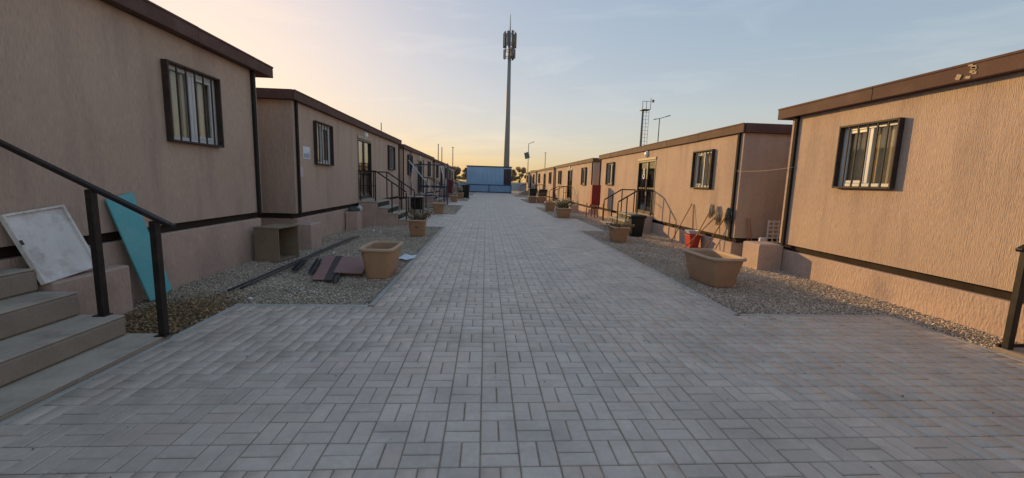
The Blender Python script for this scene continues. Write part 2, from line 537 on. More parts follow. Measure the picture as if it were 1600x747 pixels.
# ---- flush concrete edging between paving and gravel, in one-metre lengths
def edge_run(x0, y0, x1, y1):
    L = math.hypot(x1 - x0, y1 - y0)
    n = max(1, round(L / 0.9))
    for k in range(n):
        a, b = k / n, (k + 1) / n
        p = Vector((x0 + (x1 - x0) * a, y0 + (y1 - y0) * a, 0))
        q = Vector((x0 + (x1 - x0) * b, y0 + (y1 - y0) * b, 0))
        u = (q - p).normalized()
        dz = random.uniform(-.002, .003)
        MB().bar(p + u * .002 + Vector((0, 0, -.05 + dz)), q - u * .002 + Vector((0, 0, -.05 + dz)), .06, .1, .006).build('edging_block', 'edging', pavement)
def edges(pads, xe, s):
    y = -0.12
    for a, b, x in pads:
        if a > y:
            edge_run(xe + s * .032, y, xe + s * .032, a - .064)
        edge_run(x + s * .032, max(a, 0.3), x + s * .032, b)
        edge_run(xe + s * .064, b + .032, x + s * .064, b + .032)
        if a > 0:
            edge_run(xe + s * .064, a - .032, x + s * .064, a - .032)
        y = b + .064
    edge_run(xe + s * .032, y, xe + s * .032, 50.8)
edges(PADS_L, -1.2, -1)
edges(PADS_R, 2.8, 1)

# ---- loose gravel: small faceted stones, dense near the camera and thinner far off
def in_pad(x, y):
    m = np.zeros(len(x), bool)
    for a, b, xp in PADS_L:
        m |= (y > a - .05) & (y < b + .05) & (x > xp - .05) & (x < 0)
    for a, b, xp in PADS_R:
        m |= (y > a - .05) & (y < b + .05) & (x < xp + .05) & (x > 0)
    return m
OCT_F = np.array([(0, 2, 4), (2, 1, 4), (1, 3, 4), (3, 0, 4), (2, 0, 5), (1, 2, 5), (3, 1, 5), (0, 3, 5)])
def stones(x, y, size, z0, flat=0.55):
    n = len(x)
    base = np.array([(1, 0, 0), (-1, 0, 0), (0, 1, 0), (0, -1, 0), (0, 0, 1), (0, 0, -1)], float)
    V = base[None] * (rng.uniform(.55, 1.25, (n, 6, 1))) + rng.normal(0, .18, (n, 6, 3))
    V[:, :, 2] *= flat
    V *= size[:, None, None]
    a = rng.uniform(0, 2 * np.pi, n)
    c, s = np.cos(a)[:, None], np.sin(a)[:, None]
    tx, ty = rng.normal(0, .35, (n, 1)), rng.normal(0, .35, (n, 1))
    X = V[:, :, 0] * c - V[:, :, 1] * s
    Y = V[:, :, 0] * s + V[:, :, 1] * c
    Z = V[:, :, 2] + tx * X + ty * Y
    P = np.stack([X + x[:, None], Y + y[:, None], Z + z0[:, None]], 2).reshape(-1, 3)
    F = (OCT_F[None] + (np.arange(n) * 6)[:, None, None]).reshape(-1, 3)
    return P, F
def scatter(x0, x1, y0, y1, dens, smin, smax):
    n = int((x1 - x0) * (y1 - y0) * dens)
    x, y = rng.uniform(x0, x1, n), rng.uniform(y0, y1, n)
    k = ~in_pad(x, y)
    x, y = x[k], y[k]
    s = smin + (smax - smin) * rng.random(len(x)) ** 2.2
    return x, y, s
def gravel(name, bands, x0, x1):
    P, F, k0 = [], [], 0
    for (a, b, d, s0, s1) in bands:
        x, y, s = scatter(x0, x1, a, b, d, s0, s1)
        z = -0.040 + rng.uniform(0, .022, len(x)) + 0.012 * np.sin(x * 2.3 + 1) * np.sin(y * 1.7)
        p, f = stones(x, y, s, z)
        P.append(p)
        F.append(f + k0)
        k0 += len(p)
    return np_mesh(name, np.concatenate(P), np.concatenate(F), 'stone', kind='stuff')
bands = [(3.0, 7.0, 6500, .004, .017), (7.0, 12.6, 2800, .006, .020), (12.6, 24, 480, .012, .030), (24, 50, 90, .02, .045)]
single(gravel('gravel', bands, -4.0, -1.27), 'loose grey brown gravel between the left cabins and the paving', 'gravel')
single(gravel('gravel', bands, 2.87, 5.5), 'loose grey brown gravel between the right cabins and the paving', 'gravel')
# drift of dry leaves beside the near left steps
n = 7500
lx, ly = rng.normal(-3.05, .30, n), rng.normal(4.15, .34, n)
k = (lx < -2.68) & (lx > -3.72) & (ly > 3.4) & (ly < 5.1)
lx, ly = lx[k], ly[k]
P, F = stones(lx, ly, rng.uniform(.006, .020, len(lx)), rng.uniform(-.022, .004, len(lx)), 0.12)
single(np_mesh('leaf_litter', P, F, 'litter', kind='stuff'), 'drift of dry straw coloured leaves beside the near left steps', 'leaves')

# ================================================================== cabins
def cabin(label, s, X, y0, y1, zb, zt, windows, door, lamp=None, ztr=0.18, depth=6.0, over=0.16, zp=None, end_over=None):
    """s = +1: front faces +x (left row); -1: faces -x (right row).  zb/zt bottom and top of the wall"""
    O = (X, (y0 + y1) / 2, 0)
    c = thing('portable_cabin', O, label, 'cabin', 'plastered cabins along the path')
    def P(o, y, z):
        return (X + s * o, y, z)
    def bx(mb, o0, o1, ya, yb, za, zb_, ch=0.0):
        return mb.box(X + s * o0, X + s * o1, ya, yb, za, zb_, ch)
    B = lambda mb, name, mat, par=c: mb.build(name, mat, par, O)
    # wall with real openings
    holes = [(w[0], w[1], w[2], w[3]) for w in windows] + ([tuple(door)] if door else [])
    ys = sorted({y0, y1} | {h[0] for h in holes} | {h[1] for h in holes})
    zs = sorted({zb, zt} | {h[2] for h in holes} | {h[3] for h in holes})
    m = MB()
    for ya, yb in zip(ys, ys[1:]):
        for za, zc in zip(zs, zs[1:]):
            ym, zm = (ya + yb) / 2, (za + zc) / 2
            if any(h[0] < ym < h[1] and h[2] < zm < h[3] for h in holes):
                continue
            m.add([P(0, ya, za), P(0, yb, za), P(0, yb, zc), P(0, ya, zc)], [(0, 1, 2, 3) if s > 0 else (3, 2, 1, 0)])
    for h in holes:
        q = [(h[0], h[2]), (h[1], h[2]), (h[1], h[3]), (h[0], h[3])]
        for k in range(4):
            a, b = q[k], q[(k + 1) % 4]
            m.add([P(0, *a), P(0, *b), P(-.14, *b), P(-.14, *a)], [(0, 1, 2, 3)])
    D = -depth
    m.add([P(0, y0, zb), P(D, y0, zb), P(D, y0, zt), P(0, y0, zt)], [(0, 1, 2, 3)])
    m.add([P(0, y1, zb), P(D, y1, zb), P(D, y1, zt), P(0, y1, zt)], [(3, 2, 1, 0)])
    m.add([P(D, y0, zb), P(D, y1, zb), P(D, y1, zt), P(D, y0, zt)], [(3, 2, 1, 0)])
    m.add([P(0, y0, zb), P(D, y0, zb), P(D, y1, zb), P(0, y1, zb)], [(0, 1, 2, 3)])
    B(m, 'wall', 'plaster')
    # roof deck with a shallow camber and the metal fascia
    eo = over if end_over is None else end_over
    m = MB()
    zr = zt + ztr
    m.add([P(over - .03, y0 - eo, zr - .02), P(over - .03, y1 + eo, zr - .02), P(D / 2, y1 + eo, zr + .06), P(D / 2, y0 - eo, zr + .06),
           P(D - .1, y1 + eo, zr - .02), P(D - .1, y0 - eo, zr - .02)], [(0, 1, 2, 3), (3, 2, 4, 5)])
    m.add([P(over - .03, y0 - eo, zt + .004), P(over - .03, y1 + eo, zt + .004), P(D - .1, y1 + eo, zt + .004), P(D - .1, y0 - eo, zt + .004)], [(3, 2, 1, 0)])
    roof = B(m, 'roof', 'trim')
    m = MB()
    nseg = 6
    for k in range(nseg):                     # fascia sheets butt together, each a hair out of line
        a, b = y0 - eo + (y1 - y0 + 2 * eo) * k / nseg, y0 - eo + (y1 - y0 + 2 * eo) * (k + 1) / nseg
        dz, do = random.uniform(-.005, .005), random.uniform(-.004, .004)
        mm = MB()
        bx(mm, over - .03 + do, over + do, a + .001, b - .001, zt + dz, zr + dz, .006)
        bx(mm, over + do - .002, over + do + .010, a + .001, b - .001, zr + dz - .022, zr + dz + .004, .003)
        B(mm, 'fascia_sheet', 'trim', roof)
    for ye in (y0 - eo, y1 + eo):
        mm = MB()
        bx(mm, D - .1, over - .034, ye - .02, ye + .02, zt + .002, zr + .003, .005)
        B(mm, 'fascia_sheet', 'trim', roof)
    # dark corner strips and base channel
    for yc in (y0 + .13, y1 - .13):
        m = MB()
        bx(m, .002, .045, yc - .035, yc + .035, zb - .03, zt - .003, .006)
        B(m, 'corner_strip', 'darktrim')
    m = MB()
    bx(m, -.14, -.07, y0 + .03, y1 - .03, zb - .10, zb - .003, .004)
    bx(m, D + .1, -.144, y0 + .05, y1 - .05, zb - .095, zb - .004)
    B(m, 'base_channel', 'channel')
    m = MB()
    bx(m, D + .05, .0, y0 + .06, y1 - .05, -.12, zb - .105, .012)
    B(m, 'plinth', 'plinth')
    # windows
    for wi, w in enumerate(windows):
        a, b, za, zc = w[:4]
        m = MB()
        t = .045
        for (p, q, r_, u) in ((a, a + t, za, zc), (b - t, b, za, zc), (a + t, b - t, za, za + t), (a + t, b - t, zc - t, zc)):
            bx(m, -.075, -.004, p, q, r_, u, .005)
        mid = (a + b) / 2
        bx(m, -.060, -.012, mid - .028, mid + .028, za + t, zc - t, .005)
        ob = B(m, 'window', 'white')
        m = MB()                              # the sliding sash stands forward of the fixed light
        sa, sb = (mid + .03, b - t - .002) if wi % 2 == 0 else (a + t + .002, mid - .03)
        if len(w) > 4:
            sa += w[4]
            sb += w[4]
        for (p, q, r_, u) in ((sa, sa + .04, za + t + .002, zc - t - .002), (sb - .04, sb, za + t + .002, zc - t - .002),
                              (sa + .04, sb - .04, za + t + .002, za + t + .042), (sa + .04, sb - .04, zc - t - .042, zc - t - .002)):
            bx(m, -.035, -.008, p, q, r_, u, .004)
        B(m, 'sash', 'white', ob)
        for (p, q) in ((a + t, mid - .028), (mid + .028, b - t)):
            m = MB()
            bx(m, -.050, -.044, p, q, za + t, zc - t)
            B(m, 'pane', 'glass', ob)
        m = MB()                              # a pleated curtain behind the glass
        npl = 28
        rr = []
        for k in range(npl + 1):
            y = a + (b - a) * k / npl
            rr.append((y, -.115 - .018 * math.sin(k * 1.9) - .006 * math.sin(k * .7)))
        for (yA, oA), (yB, oB) in zip(rr, rr[1:]):
            m.add([P(oA, yA, za), P(oB, yB, za), P(oB, yB, zc), P(oA, yA, zc)], [(0, 1, 2, 3)], True)
        B(m, 'curtain', 'curtain', ob)
        # burglar grille standing off the wall
        m = MB()
        e, g = .016, .026
        A_, B_, ZA, ZC = a - e, b + e, za - e, zc + e
        for (p, q, r_, u) in ((A_ - g / 2, A_ + g / 2, ZA - g / 2, ZC + g / 2), (B_ - g / 2, B_ + g / 2, ZA - g / 2, ZC + g / 2),
                              (A_ + g / 2, B_ - g / 2, ZA - g / 2, ZA + g / 2), (A_ + g / 2, B_ - g / 2, ZC - g / 2, ZC + g / 2)):
            bx(m, .002, .075, p, q, r_, u, .004)
        gr = B(m, 'window_grille', 'grille')
        for k in range(1, 6):
            y = A_ + (B_ - A_) * k / 6
            m = MB()
            bx(m, .044, .060, y - .010, y + .010, ZA + g / 2, ZC - g / 2, .003)
            B(m, 'grille_bar', 'grille', gr)
    # glazed double door
    if door:
        a, b, za, zc = door
        t = .055
        m = MB()
        for (p, q, r_, u) in ((a, a + t, za, zc), (b - t, b, za, zc), (a + t, b - t, zc - .06, zc)):
            bx(m, -.10, .012, p, q, r_, u, .005)
        mid = (a + b) / 2
        bx(m, -.07, -.02, a + t, b - t, za, za + .10, .005)
        bx(m, -.07, -.02, mid - .055, mid + .055, za + .10, zc - .06, .005)
        bx(m, -.065, -.025, a + t, mid - .055, za + .78, za + .84, .004)
        bx(m, -.065, -.025, mid + .055, b - t, za + .78, za + .84, .004)
        dr = B(m, 'door', 'doorframe')
        for (p, q) in ((a + t, mid - .055), (mid + .055, b - t)):
            for (u, w_) in ((za + .10, za + .78), (za + .84, zc - .06)):
                m = MB()
                bx(m, -.050, -.043, p, q, u, w_)
                B(m, 'pane', 'glass', dr)
        for sg in (-1, 1):
            m = MB()
            yh = mid + sg * .10
            y2 = mid + sg * .24
            m.tube([P(-.02, yh, za + .72), P(.05, yh, za + .74), P(.05, yh, za + 1.08), P(-.02, yh, za + 1.10)], .014, 6)
            m.tube([P(.05, yh, za + .74), P(.05, y2, za + .74), P(.05, y2, za + 1.08), P(.05, yh, za + 1.08)], .012, 6)
            B(m, 'door_handle', 'darktrim', dr)
        m = MB()
        bx(m, .003, .03, a - .02, b + .02, zc + .003, zc + .075, .005)
        B(m, 'door_head', 'beige')
        m = MB()
        bx(m, -1.6, -1.56, a - .3, b + .3, za, zc)
        B(m, 'inner_partition', 'gap')
    if lamp:
        yl, zl = lamp
        m = MB()
        ring = lambda o, r_: [P(o, yl + r_ * 1.15 * math.cos(k * math.pi / 8), zl + r_ * math.sin(k * math.pi / 8)) for k in range(16)]
        m.loft([ring(.002, .105), ring(.03, .105), ring(.035, .095)], False, True)
        lb = B(m, 'wall_lamp', 'white')
        m = MB()
        m.loft([ring(.036, .088), ring(.06, .082), ring(.078, .062), ring(.086, .03), ring(.088, .004)], False, True, True)
        B(m, 'lamp_cover', 'lamp', lb)
    return c, P

# left row
L1, _ = cabin('mauve brown plastered cabin at far left with the white and teal boards against it', 1, -3.80, -3.2, 7.36, .765, 3.03,
              [(5.34, 6.27, 1.78, 2.66)], (.95, 2.4, .765, 2.56), (1.7, 2.78), end_over=.32, over=.13)
L2, _ = cabin('mauve brown cabin with two papers taped beside its barred window, second on left', 1, -3.75, 8.52, 18.5, .64, 2.82,
              [(9.52, 10.46, 1.67, 2.55), (16.4, 17.4, 1.74, 2.60)], (12.65, 14.1, .735, 2.53), (13.4, 2.68), over=.10)
L3, _ = cabin('mauve brown cabin behind the blue scaffold frame, third on left', 1, -3.75, 19.2, 30.15, .55, 2.72,
              [(20.4, 21.5, 1.6, 2.5), (27.4, 28.4, 1.6, 2.5)], (23.4, 24.9, .62, 2.42), (24.1, 2.58), over=.10)
L4, _ = cabin('mauve brown cabin beyond the scaffold with red cabinet before it, fourth on left', 1, -3.75, 30.7, 41.6, .5, 2.66,
              [(32.0, 33.0, 1.55, 2.45), (39.0, 40.0, 1.55, 2.45)], (35.0, 36.5, .58, 2.38), (35.7, 2.52), over=.10)
L5, _ = cabin('farthest mauve brown cabin of the left row, next to the blue container', 1, -3.75, 42.1, 52.5, .5, 2.62,
              [(43.4, 44.4, 1.5, 2.4), (50.4, 51.4, 1.5, 2.4)], (46.2, 47.7, .55, 2.35), (46.9, 2.48), over=.10)
# right row
R1, _ = cabin('sunlit orange brown cabin at far right with damaged roof trim', -1, 5.25, -3.4, 7.05, .455, 2.615,
              [(5.10, 5.95, 1.47, 2.31)], (1.0, 2.4, .52, 2.2), (1.7, 2.42), over=.13, end_over=.22)
R2, _ = cabin('sunlit orange brown cabin with mops leaning on its wall, second on right', -1, 5.10, 8.15, 18.65, .385, 2.49,
              [(9.20, 10.02, 1.395, 2.22), (16.5, 17.4, 1.40, 2.26)], (12.40, 13.86, .50, 2.19), (13.15, 2.385), over=.06, end_over=.05)
R3, _ = cabin('sunlit orange brown cabin beside the red hose cabinet, third on right', -1, 5.10, 19.8, 30.6, .32, 2.44,
              [(21.1, 22.0, 1.35, 2.2), (28.2, 29.1, 1.35, 2.2)], (24.6, 26.0, .42, 2.22), (25.3, 2.34), over=.06, end_over=.05)
R4, _ = cabin('sunlit orange brown cabin with pale stair block, fourth on right', -1, 5.10, 31.2, 41.8, .32, 2.42,
              [(32.6, 33.5, 1.35, 2.2), (39.4, 40.3, 1.35, 2.2)], (35.6, 37.0, .42, 2.2), (36.3, 2.32), over=.06, end_over=.05)
R5, _ = cabin('farthest sunlit cabin of the right row, beyond the blue bins', -1, 5.10, 42.4, 53.2, .32, 2.40,
              [(44.0, 44.9, 1.35, 2.2), (50.8, 51.7, 1.35, 2.2)], (47.0, 48.4, .42, 2.2), (47.7, 2.30), over=.06, end_over=.05)

def stick_on(c, name, mat, x, s, ya, yb, za, zb, o=.004, th=.003):
    return MB().box(x + s * o, x + s * (o + th), ya, yb, za, zb).build(name, mat, c, c.location)

# papers on the second left cabin
nt = stick_on(L2, 'notice', 'paper', -3.75, 1, 8.93, 9.27, 1.74, 1.99)
MB().box(-3.7430, -3.7425, 8.96, 9.24, 1.76, 1.85).build('notice_print', 'ink', nt, L2.location)
MB().box(-3.7430, -3.7425, 9.12, 9.24, 1.86, 1.875).build('notice_print', 'ink', nt, L2.location)
stick_on(L2, 'notice', 'pinkpaper', -3.75, 1, 8.72, 8.90, 1.37, 1.56)
# round mark above a smaller one on the left leaf of the second right cabin's door
m = MB()
for (zc, r_) in ((1.86, .085), (1.70, .10)):
    rg = lambda rr, o: [(5.10 + .043 - o, 13.45 + rr * math.cos(k * math.pi / 8), zc + rr * math.sin(k * math.pi / 8)) for k in range(16)]
    m.loft([rg(r_, .002), rg(r_, .004), rg(r_ * .5, .004), rg(r_ * .5, .002)], False, False)
m.build('door_sticker', 'paper', R2, R2.location)
# broken end of trim on the near right cabin
m = MB()
for k in range(6):
    m.obox((5.25 - .13 - .004, 4.30 + random.uniform(-.03, .03), 2.645 + .024 * k + random.uniform(-.01, .01)), (.005, 0, 0), (0, random.uniform(.014, .03), .006), (0, -.004, random.uniform(.012, .02)), .003)
m.obox((5.25 - .136, 4.42, 2.665), (.006, 0, 0), (0, .024, .01), (0, -.01, .026), .004)
m.build('broken_trim_patch', 'foam', R1, R1.location)

# ================================================================== entrance stairs
def stairs(label, s, X, ya, yb, zl, land, nstep, run, rail=True, foot=True, rails=('near', 'far'), mat_side='plinth', slab=True, h=.90):
    O = (X + s * land, (ya + yb) / 2, 0)
    c = thing('entrance_stairs', O, label, 'stairs', 'stairs up to the cabin doors')
    B = lambda mb, name, mat, par=c: mb.build(name, mat, par, O)
    def bx(mb, o0, o1, y0, y1, z0, z1, ch=.0):
        return mb.box(X + s * o0, X + s * o1, y0, y1, z0, z1, ch)
    m = MB()
    bx(m, .004, land, ya, yb, -.1, zl - .05, .01)
    B(m, 'landing_base', mat_side)
    m = MB()
    bx(m, .004, land + .02, ya - .01, yb + .01, zl - .048, zl, .012)
    B(m, 'landing', 'concrete')
    for k in range(nstep):
        z = zl * (nstep - k) / (nstep + 1)
        o0, o1 = land + run * k, land + run * (k + 1)
        m = MB()
        bx(m, o0 + .002, o1, ya, yb, -.1, z - .045, .01)
        st = B(m, 'step', mat_side)
        m = MB()
        bx(m, o0 + .002, o1 + .02, ya - .006, yb + .006, z - .043, z, .012)
        B(m, 'tread', 'concrete', st)
        zr = zl * (nstep - k + 1) / (nstep + 1)
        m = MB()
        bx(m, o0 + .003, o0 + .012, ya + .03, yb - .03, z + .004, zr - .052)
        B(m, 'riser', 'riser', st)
    if rail:
        for which in rails:
            y = ya + .05 if which == 'near' else yb - .05
            oE = land + run * nstep - .06
            m = MB()
            pts = [(X + s * .02, y, zl + h), (X + s * (land - .04), y, zl + h), (X + s * oE, y, h + .12)]
            for p, q in zip(pts, pts[1:]):
                m.bar(p, q, .042, .038, .005, (0, 1, 0))
            hr = B(m, 'handrail', 'rail')
            posts = [(.06, zl, zl + h), (land - .06, zl, zl + h), (oE, zl / (nstep + 1), h + .12)]
            om = (land + oE) / 2
            zm = (zl + h + h + .12) / 2
            posts.append((om, zl * .5, zm - .0))
            for o, z0, z1 in posts:
                m = MB()
                m.bar((X + s * o, y, z0 - .01), (X + s * o, y, z1 - .022), .034, .034, .004, (0, 1, 0))
                B(m, 'post', 'rail', hr)
            if which == 'near':
                m = MB()                      # mid rail on the landing
                m.bar((X + s * .075, y, zl + .45), (X + s * (land - .08), y, zl + .45), .02, .02, .003)
                B(m, 'mid_rail', 'rail', hr)
    return c

stairs('brown sided stairs with black handrails at the second left cabin door', 1, -3.75, 12.6, 14.15, .70, .55, 3, .30, h=.88)
stairs('brown sided stairs under the blue scaffold frame', 1, -3.75, 23.3, 25.0, .58, .6, 3, .30)
stairs('stairs of the fourth left cabin beyond the scaffold', 1, -3.75, 34.9, 36.6, .54, .6, 3, .30)
stairs('farthest stairs on the left, nearest the blue container', 1, -3.75, 46.1, 47.8, .52, .6, 3, .30)
stairs('sunlit stairs with black handrails behind the black dustbin', -1, 5.10, 12.35, 13.95, .48, .55, 2, .30, h=.76)
stairs('stairs with black handrails at the third right cabin door', -1, 5.10, 24.5, 26.1, .40, .55, 2, .30, h=.8)
stairs('pale stair block with railing at the fourth right cabin door', -1, 5.10, 35.5, 37.1, .40, .6, 2, .30, h=.8)
stairs('farthest stairs on the right row', -1, 5.10, 46.9, 48.5, .40, .6, 2, .30, h=.8)

# near left steps: slab, three solid steps, one sloping black handrail
O = (-2.6, 2.2, 0)
c = thing('entrance_stairs', O, 'wide worn concrete steps with sloping black handrail at bottom left', 'stairs', 'stairs up to the cabin doors')
YA, YB = .55, 3.56
sl = MB().box(-3.78, -2.64, YA, YB + .0, -.1, .027, .010).build('slab', 'stepside', c, O)
MB().box(-3.78, -2.645, YA + .005, YB - .005, .0275, .0355, .006).build('slab_top', 'concrete', sl, O)
for (x, z, zlow) in ((-2.96, .205, .0365), (-3.30, .40, .2065), (-3.60, .59, .4015)):
    st = MB().box(-3.79, x, YA + .04, YB - .03, zlow, z - .012, .018).build('step', 'stepside', c, O)
    MB().box(-3.788, x - .004, YA + .05, YB - .035, z - .0115, z, .011).build('tread', 'concrete', st, O)
m = MB()
m.bar((-2.55, 3.52, .965), (-3.79, 3.52, 1.60), .058, .034, .006, (0, 1, 0))
m.bar((-2.55, 3.52, .965), (-2.515, 3.52, .957), .058, .030, .008, (0, 1, 0))
hr = m.build('handrail', 'rail', c, O)
for x, z0, z1 in ((-2.665, .033, .996), (-3.125, .203, 1.235)):
    m = MB()
    m.bar((x, 3.52, z0), (x, 3.52, z1), .056, .056, .006, (0, 1, 0))
    m.build('post', 'rail', hr, O)
    MB().box(x - .05, x + .05, 3.47, 3.552, z0 + .0025, z0 + .010, .003).build('post_foot', 'rail', hr, O)

# near right steps, only a post of the railing stands in view
O = (4.7, 2.0, 0)
c = thing('entrance_stairs', O, 'concrete steps with black railing post at bottom right corner', 'stairs', 'stairs up to the cabin doors')
MB().box(4.66, 5.24, .6, 3.36, -.1, .035, .012).build('slab', 'stepside', c, O)
for (x, z, zlow) in ((4.96, .24, .0365),):
    st = MB().box(x, 5.245, .7, 3.2, zlow, z - .012, .015).build('step', 'stepside', c, O)
    MB().box(x + .004, 5.243, .71, 3.19, z - .0115, z, .011).build('tread', 'concrete', st, O)
m = MB()
m.bar((4.64, 3.29, .93), (5.2, 3.29, 1.24), .056, .034, .006, (0, 1, 0))
hr = m.build('handrail', 'rail', c, O)
for x, z0, z1 in ((4.715, .033, .955), (5.13, .033, 1.18)):
    m = MB()
    m.bar((x, 3.29, z0), (x, 3.29, z1), .056, .056, .006, (0, 1, 0))
    m.build('post', 'rail', hr, O)
MB().box(4.68, 5.2, 3.325, 3.355, .0365, .062, .006).build('floor_rail', 'rail', hr, O)

# ================================================================== plaster blocks at the cabin corners
def block(label, x0, x1, y0, y1, z1, mat='plinth'):
    cx, cy = (x0 + x1) / 2, (y0 + y1) / 2
    m = MB()
    n = 6
    bm_ = m.box(x0, x1, y0, y1, -.08, z1, .014)
    m.box(x0 + .03, x1 - .03, y0 + .03, y1 - .03, z1 - .005, z1 + .006, .004)
    return single(m.build('plaster_block', mat, None, (cx, cy, 0)), label, 'block', 'plastered footing blocks')
block('plastered block carrying the white board behind the near left steps', -3.795, -3.52, 3.56, 4.30, .46)
block('plastered block at the corner of the second left cabin behind the plywood box', -3.72, -3.36, 8.25, 8.75, .46)
block('plastered block with dark cloth on top before the second left cabin', -3.73, -3.40, 11.35, 11.75, .47)
block('sunlit plastered block at the corner of the near right cabin', 4.80, 5.24, 6.90, 7.38, .43)
block('small plastered block beside the third right cabin stairs', 4.15, 4.6, 20.3, 21.1, .36)

# cloth and bag on the block by the second left cabin
m = MB()
rgs = []
for k, (r_, z) in enumerate(((.15, .477), (.16, .51), (.14, .55), (.10, .58), (.03, .595))):
    rgs.append([(-3.56 + r_ * math.cos(a) * (1 + .12 * math.sin(3 * a + k)), 11.52 + r_ * .9 * math.sin(a) * (1 + .15 * math.cos(4 * a + k)), z + .012 * math.sin(5 * a + k)) for a in [i * math.pi / 8 for i in range(16)]])
single(m.loft(rgs, False, True, True).build('cloth_bundle', 'cloth', None, (-3.56, 11.52, .477)), 'dark grey cloth bundled on the block by the second left cabin', 'cloth')
m = MB()
rgs = []
for k, (r_, z) in enumerate(((.06, .477), (.075, .52), (.06, .58), (.03, .62), (.012, .64))):
    rgs.append([(-3.44 + r_ * math.cos(a) * (1 + .2 * math.sin(3 * a + k)), 11.66 + r_ * math.sin(a) * (1 + .2 * math.cos(4 * a + k)), z) for a in [i * math.pi / 6 for i in range(12)]])
single(m.loft(rgs, False, True, True).build('plastic_bag', 'bag', None, (-3.44, 11.66, .477)), 'crumpled white plastic bag next to the dark cloth', 'bag')

# ================================================================== planters
def superellipse(cx, cy, hx, hy, z, e=4.0, n=40):
    out = []
    for k in range(n):
        a = 2 * math.pi * (k + .5) / n
        c_, s_ = math.cos(a), math.sin(a)
        out.append((cx + hx * math.copysign(abs(c_) ** (2 / e), c_), cy + hy * math.copysign(abs(s_) ** (2 / e), s_), z))
    return out

def trough(label, cx, cy, hx0, hy0, hx1, hy1, H, rot=0.0, mat='tub', soil_z=.72, e=6.5, rim='tubrim', name='planter_tub'):
    c = thing(name, (cx, cy, -.02), label, 'planter', 'planters along the path')
    c.rotation_euler.z = rot
    def ring(t, add, z):
        return superellipse(0, 0, hx0 + (hx1 - hx0) * t + add, hy0 + (hy1 - hy0) * t + add, z, e)
    m = MB()
    m.loft([ring(0, -.012, 0), ring(0, 0, .015), ring(.5, .004, H * .5), ring(1, 0, H * .93), ring(1, -.02, H * .93), ring(soil_z, -.022, H * soil_z - .03)], True, False, False)
    m.build('body', mat, c)
    m = MB()
    m.loft([ring(1, .001, H * .90), ring(1, .022, H * .91), ring(1, .028, H * .96), ring(1, .024, H), ring(1, -.012, H + .004), ring(1, -.018, H * .92)], False, False, True)
    m.build('rim', rim, c)
    m = MB()
    nn = 9
    rr = []
    for f_ in (1.0, .8, .55, .3, .08):
        t = soil_z
        q = superellipse(0, 0, (hx0 + (hx1 - hx0) * t - .022) * f_, (hy0 + (hy1 - hy0) * t - .022) * f_, H * soil_z - .04, e)
        rr.append([(x, y, z + (random.uniform(-.012, .03) if f_ < 1 else 0)) for x, y, z in q])
    m.loft(rr, False, True, False)
    m.build('soil', 'potsoil', c)
    return c

def plant(c, label, n_st, hgt, spread, z0, green=False, leaves=14, droop=0.0):
    """a dry or green plant: bent stems with small leaf blades; a thing standing in its pot"""
    p = thing('potted_plant', (c.location.x, c.location.y, c.location.z + z0), label, 'plant', 'plants in the planters')
    m, lf = MB(), MB()
    for k in range(n_st):
        a = random.uniform(0, 2 * math.pi)
        b0 = Vector((random.uniform(-.5, .5) * spread, random.uniform(-.5, .5) * spread, -.02))
        h = hgt * random.uniform(.55, 1.1)
        out = spread * random.uniform(.5, 1.5)
        pts = [b0]
        for t in (.35, .7, 1.0):
            pts.append(b0 + Vector((math.cos(a) * out * t * t, math.sin(a) * out * t * t, h * t - droop * h * t * t * 1.4)) + Vector((random.gauss(0, .012), random.gauss(0, .012), 0)))
        m.tube(pts, .006, 4, .002)
        for q in range(leaves):
            t = random.uniform(.25, 1)
            i = min(2, int(t * 3))
            f_ = t * 3 - i
            pt = pts[i].lerp(pts[i + 1], min(1, f_))
            d = Vector((random.gauss(0, 1), random.gauss(0, 1), random.gauss(.1, .7))).normalized()
            L = random.uniform(.025, .07)
            w = d.orthogonal().normalized() * L * .3
            lf.add([pt, pt + d * L * .5 + w, pt + d * L, pt + d * L * .5 - w], [(0, 1, 2, 3)])
    m.build('stems', 'twig', p)
    lf.build('leaves', 'leaf' if green else 'dryleaf', p)
    return p

trough('large empty tan planter tub beside the pink panel offcuts', -1.50, 6.15, .16, .33, .222, .40, .44)
trough('large empty tan planter tub on the sunlit gravel at right', 3.42, 5.96, .175, .36, .255, .45, .44, rot=R(2))
pL2 = trough('tan square pot with dry plant on gravel before the second left cabin', -1.67, 10.42, .155, .15, .205, .19, .42, mat='clay', e=7, name='planter_pot')
MB().box(-.035, .035, -.178, -.172, .22, .31, .002).build('emblem', 'twig', pL2)
plant(pL2, 'dry brown plant sprawling from the square pot on the left', 48, .34, .30, .36, leaves=10)
trough('square pot at the foot of the blue scaffold pole', -1.92, 17.35, .18, .18, .23, .23, .46, mat='clay', e=7, name='planter_pot')
trough('square pot on the left gravel beyond the scaffold', -2.0, 26.9, .18, .18, .23, .23, .44, mat='clay', e=7, name='planter_pot')
pL5 = trough('square pot with green plant far along the left gravel', -1.95, 32.8, .2, .3, .25, .36, .44, mat='clay', e=7, name='planter_pot')
plant(pL5, 'green bush in the pot far along the left gravel', 30, .55, .3, .36, green=True, leaves=14)
pR2 = trough('tan pot with dried plant beside the black dustbin', 3.38, 10.3, .15, .26, .20, .32, .38, mat='clay', e=6, name='planter_pot')
plant(pR2, 'dried drooping plant with dark leaves in the pot by the dustbin', 46, .20, .30, .33, leaves=16, droop=.35)
pR3 = trough('brown pot with green shrub on the gravel before the third right cabin', 3.2, 16.9, .22, .30, .28, .36, .42, mat='clay', e=6, name='planter_pot')
plant(pR3, 'dark green shrub in the pot before the third right cabin', 40, .40, .36, .36, green=True, leaves=18)
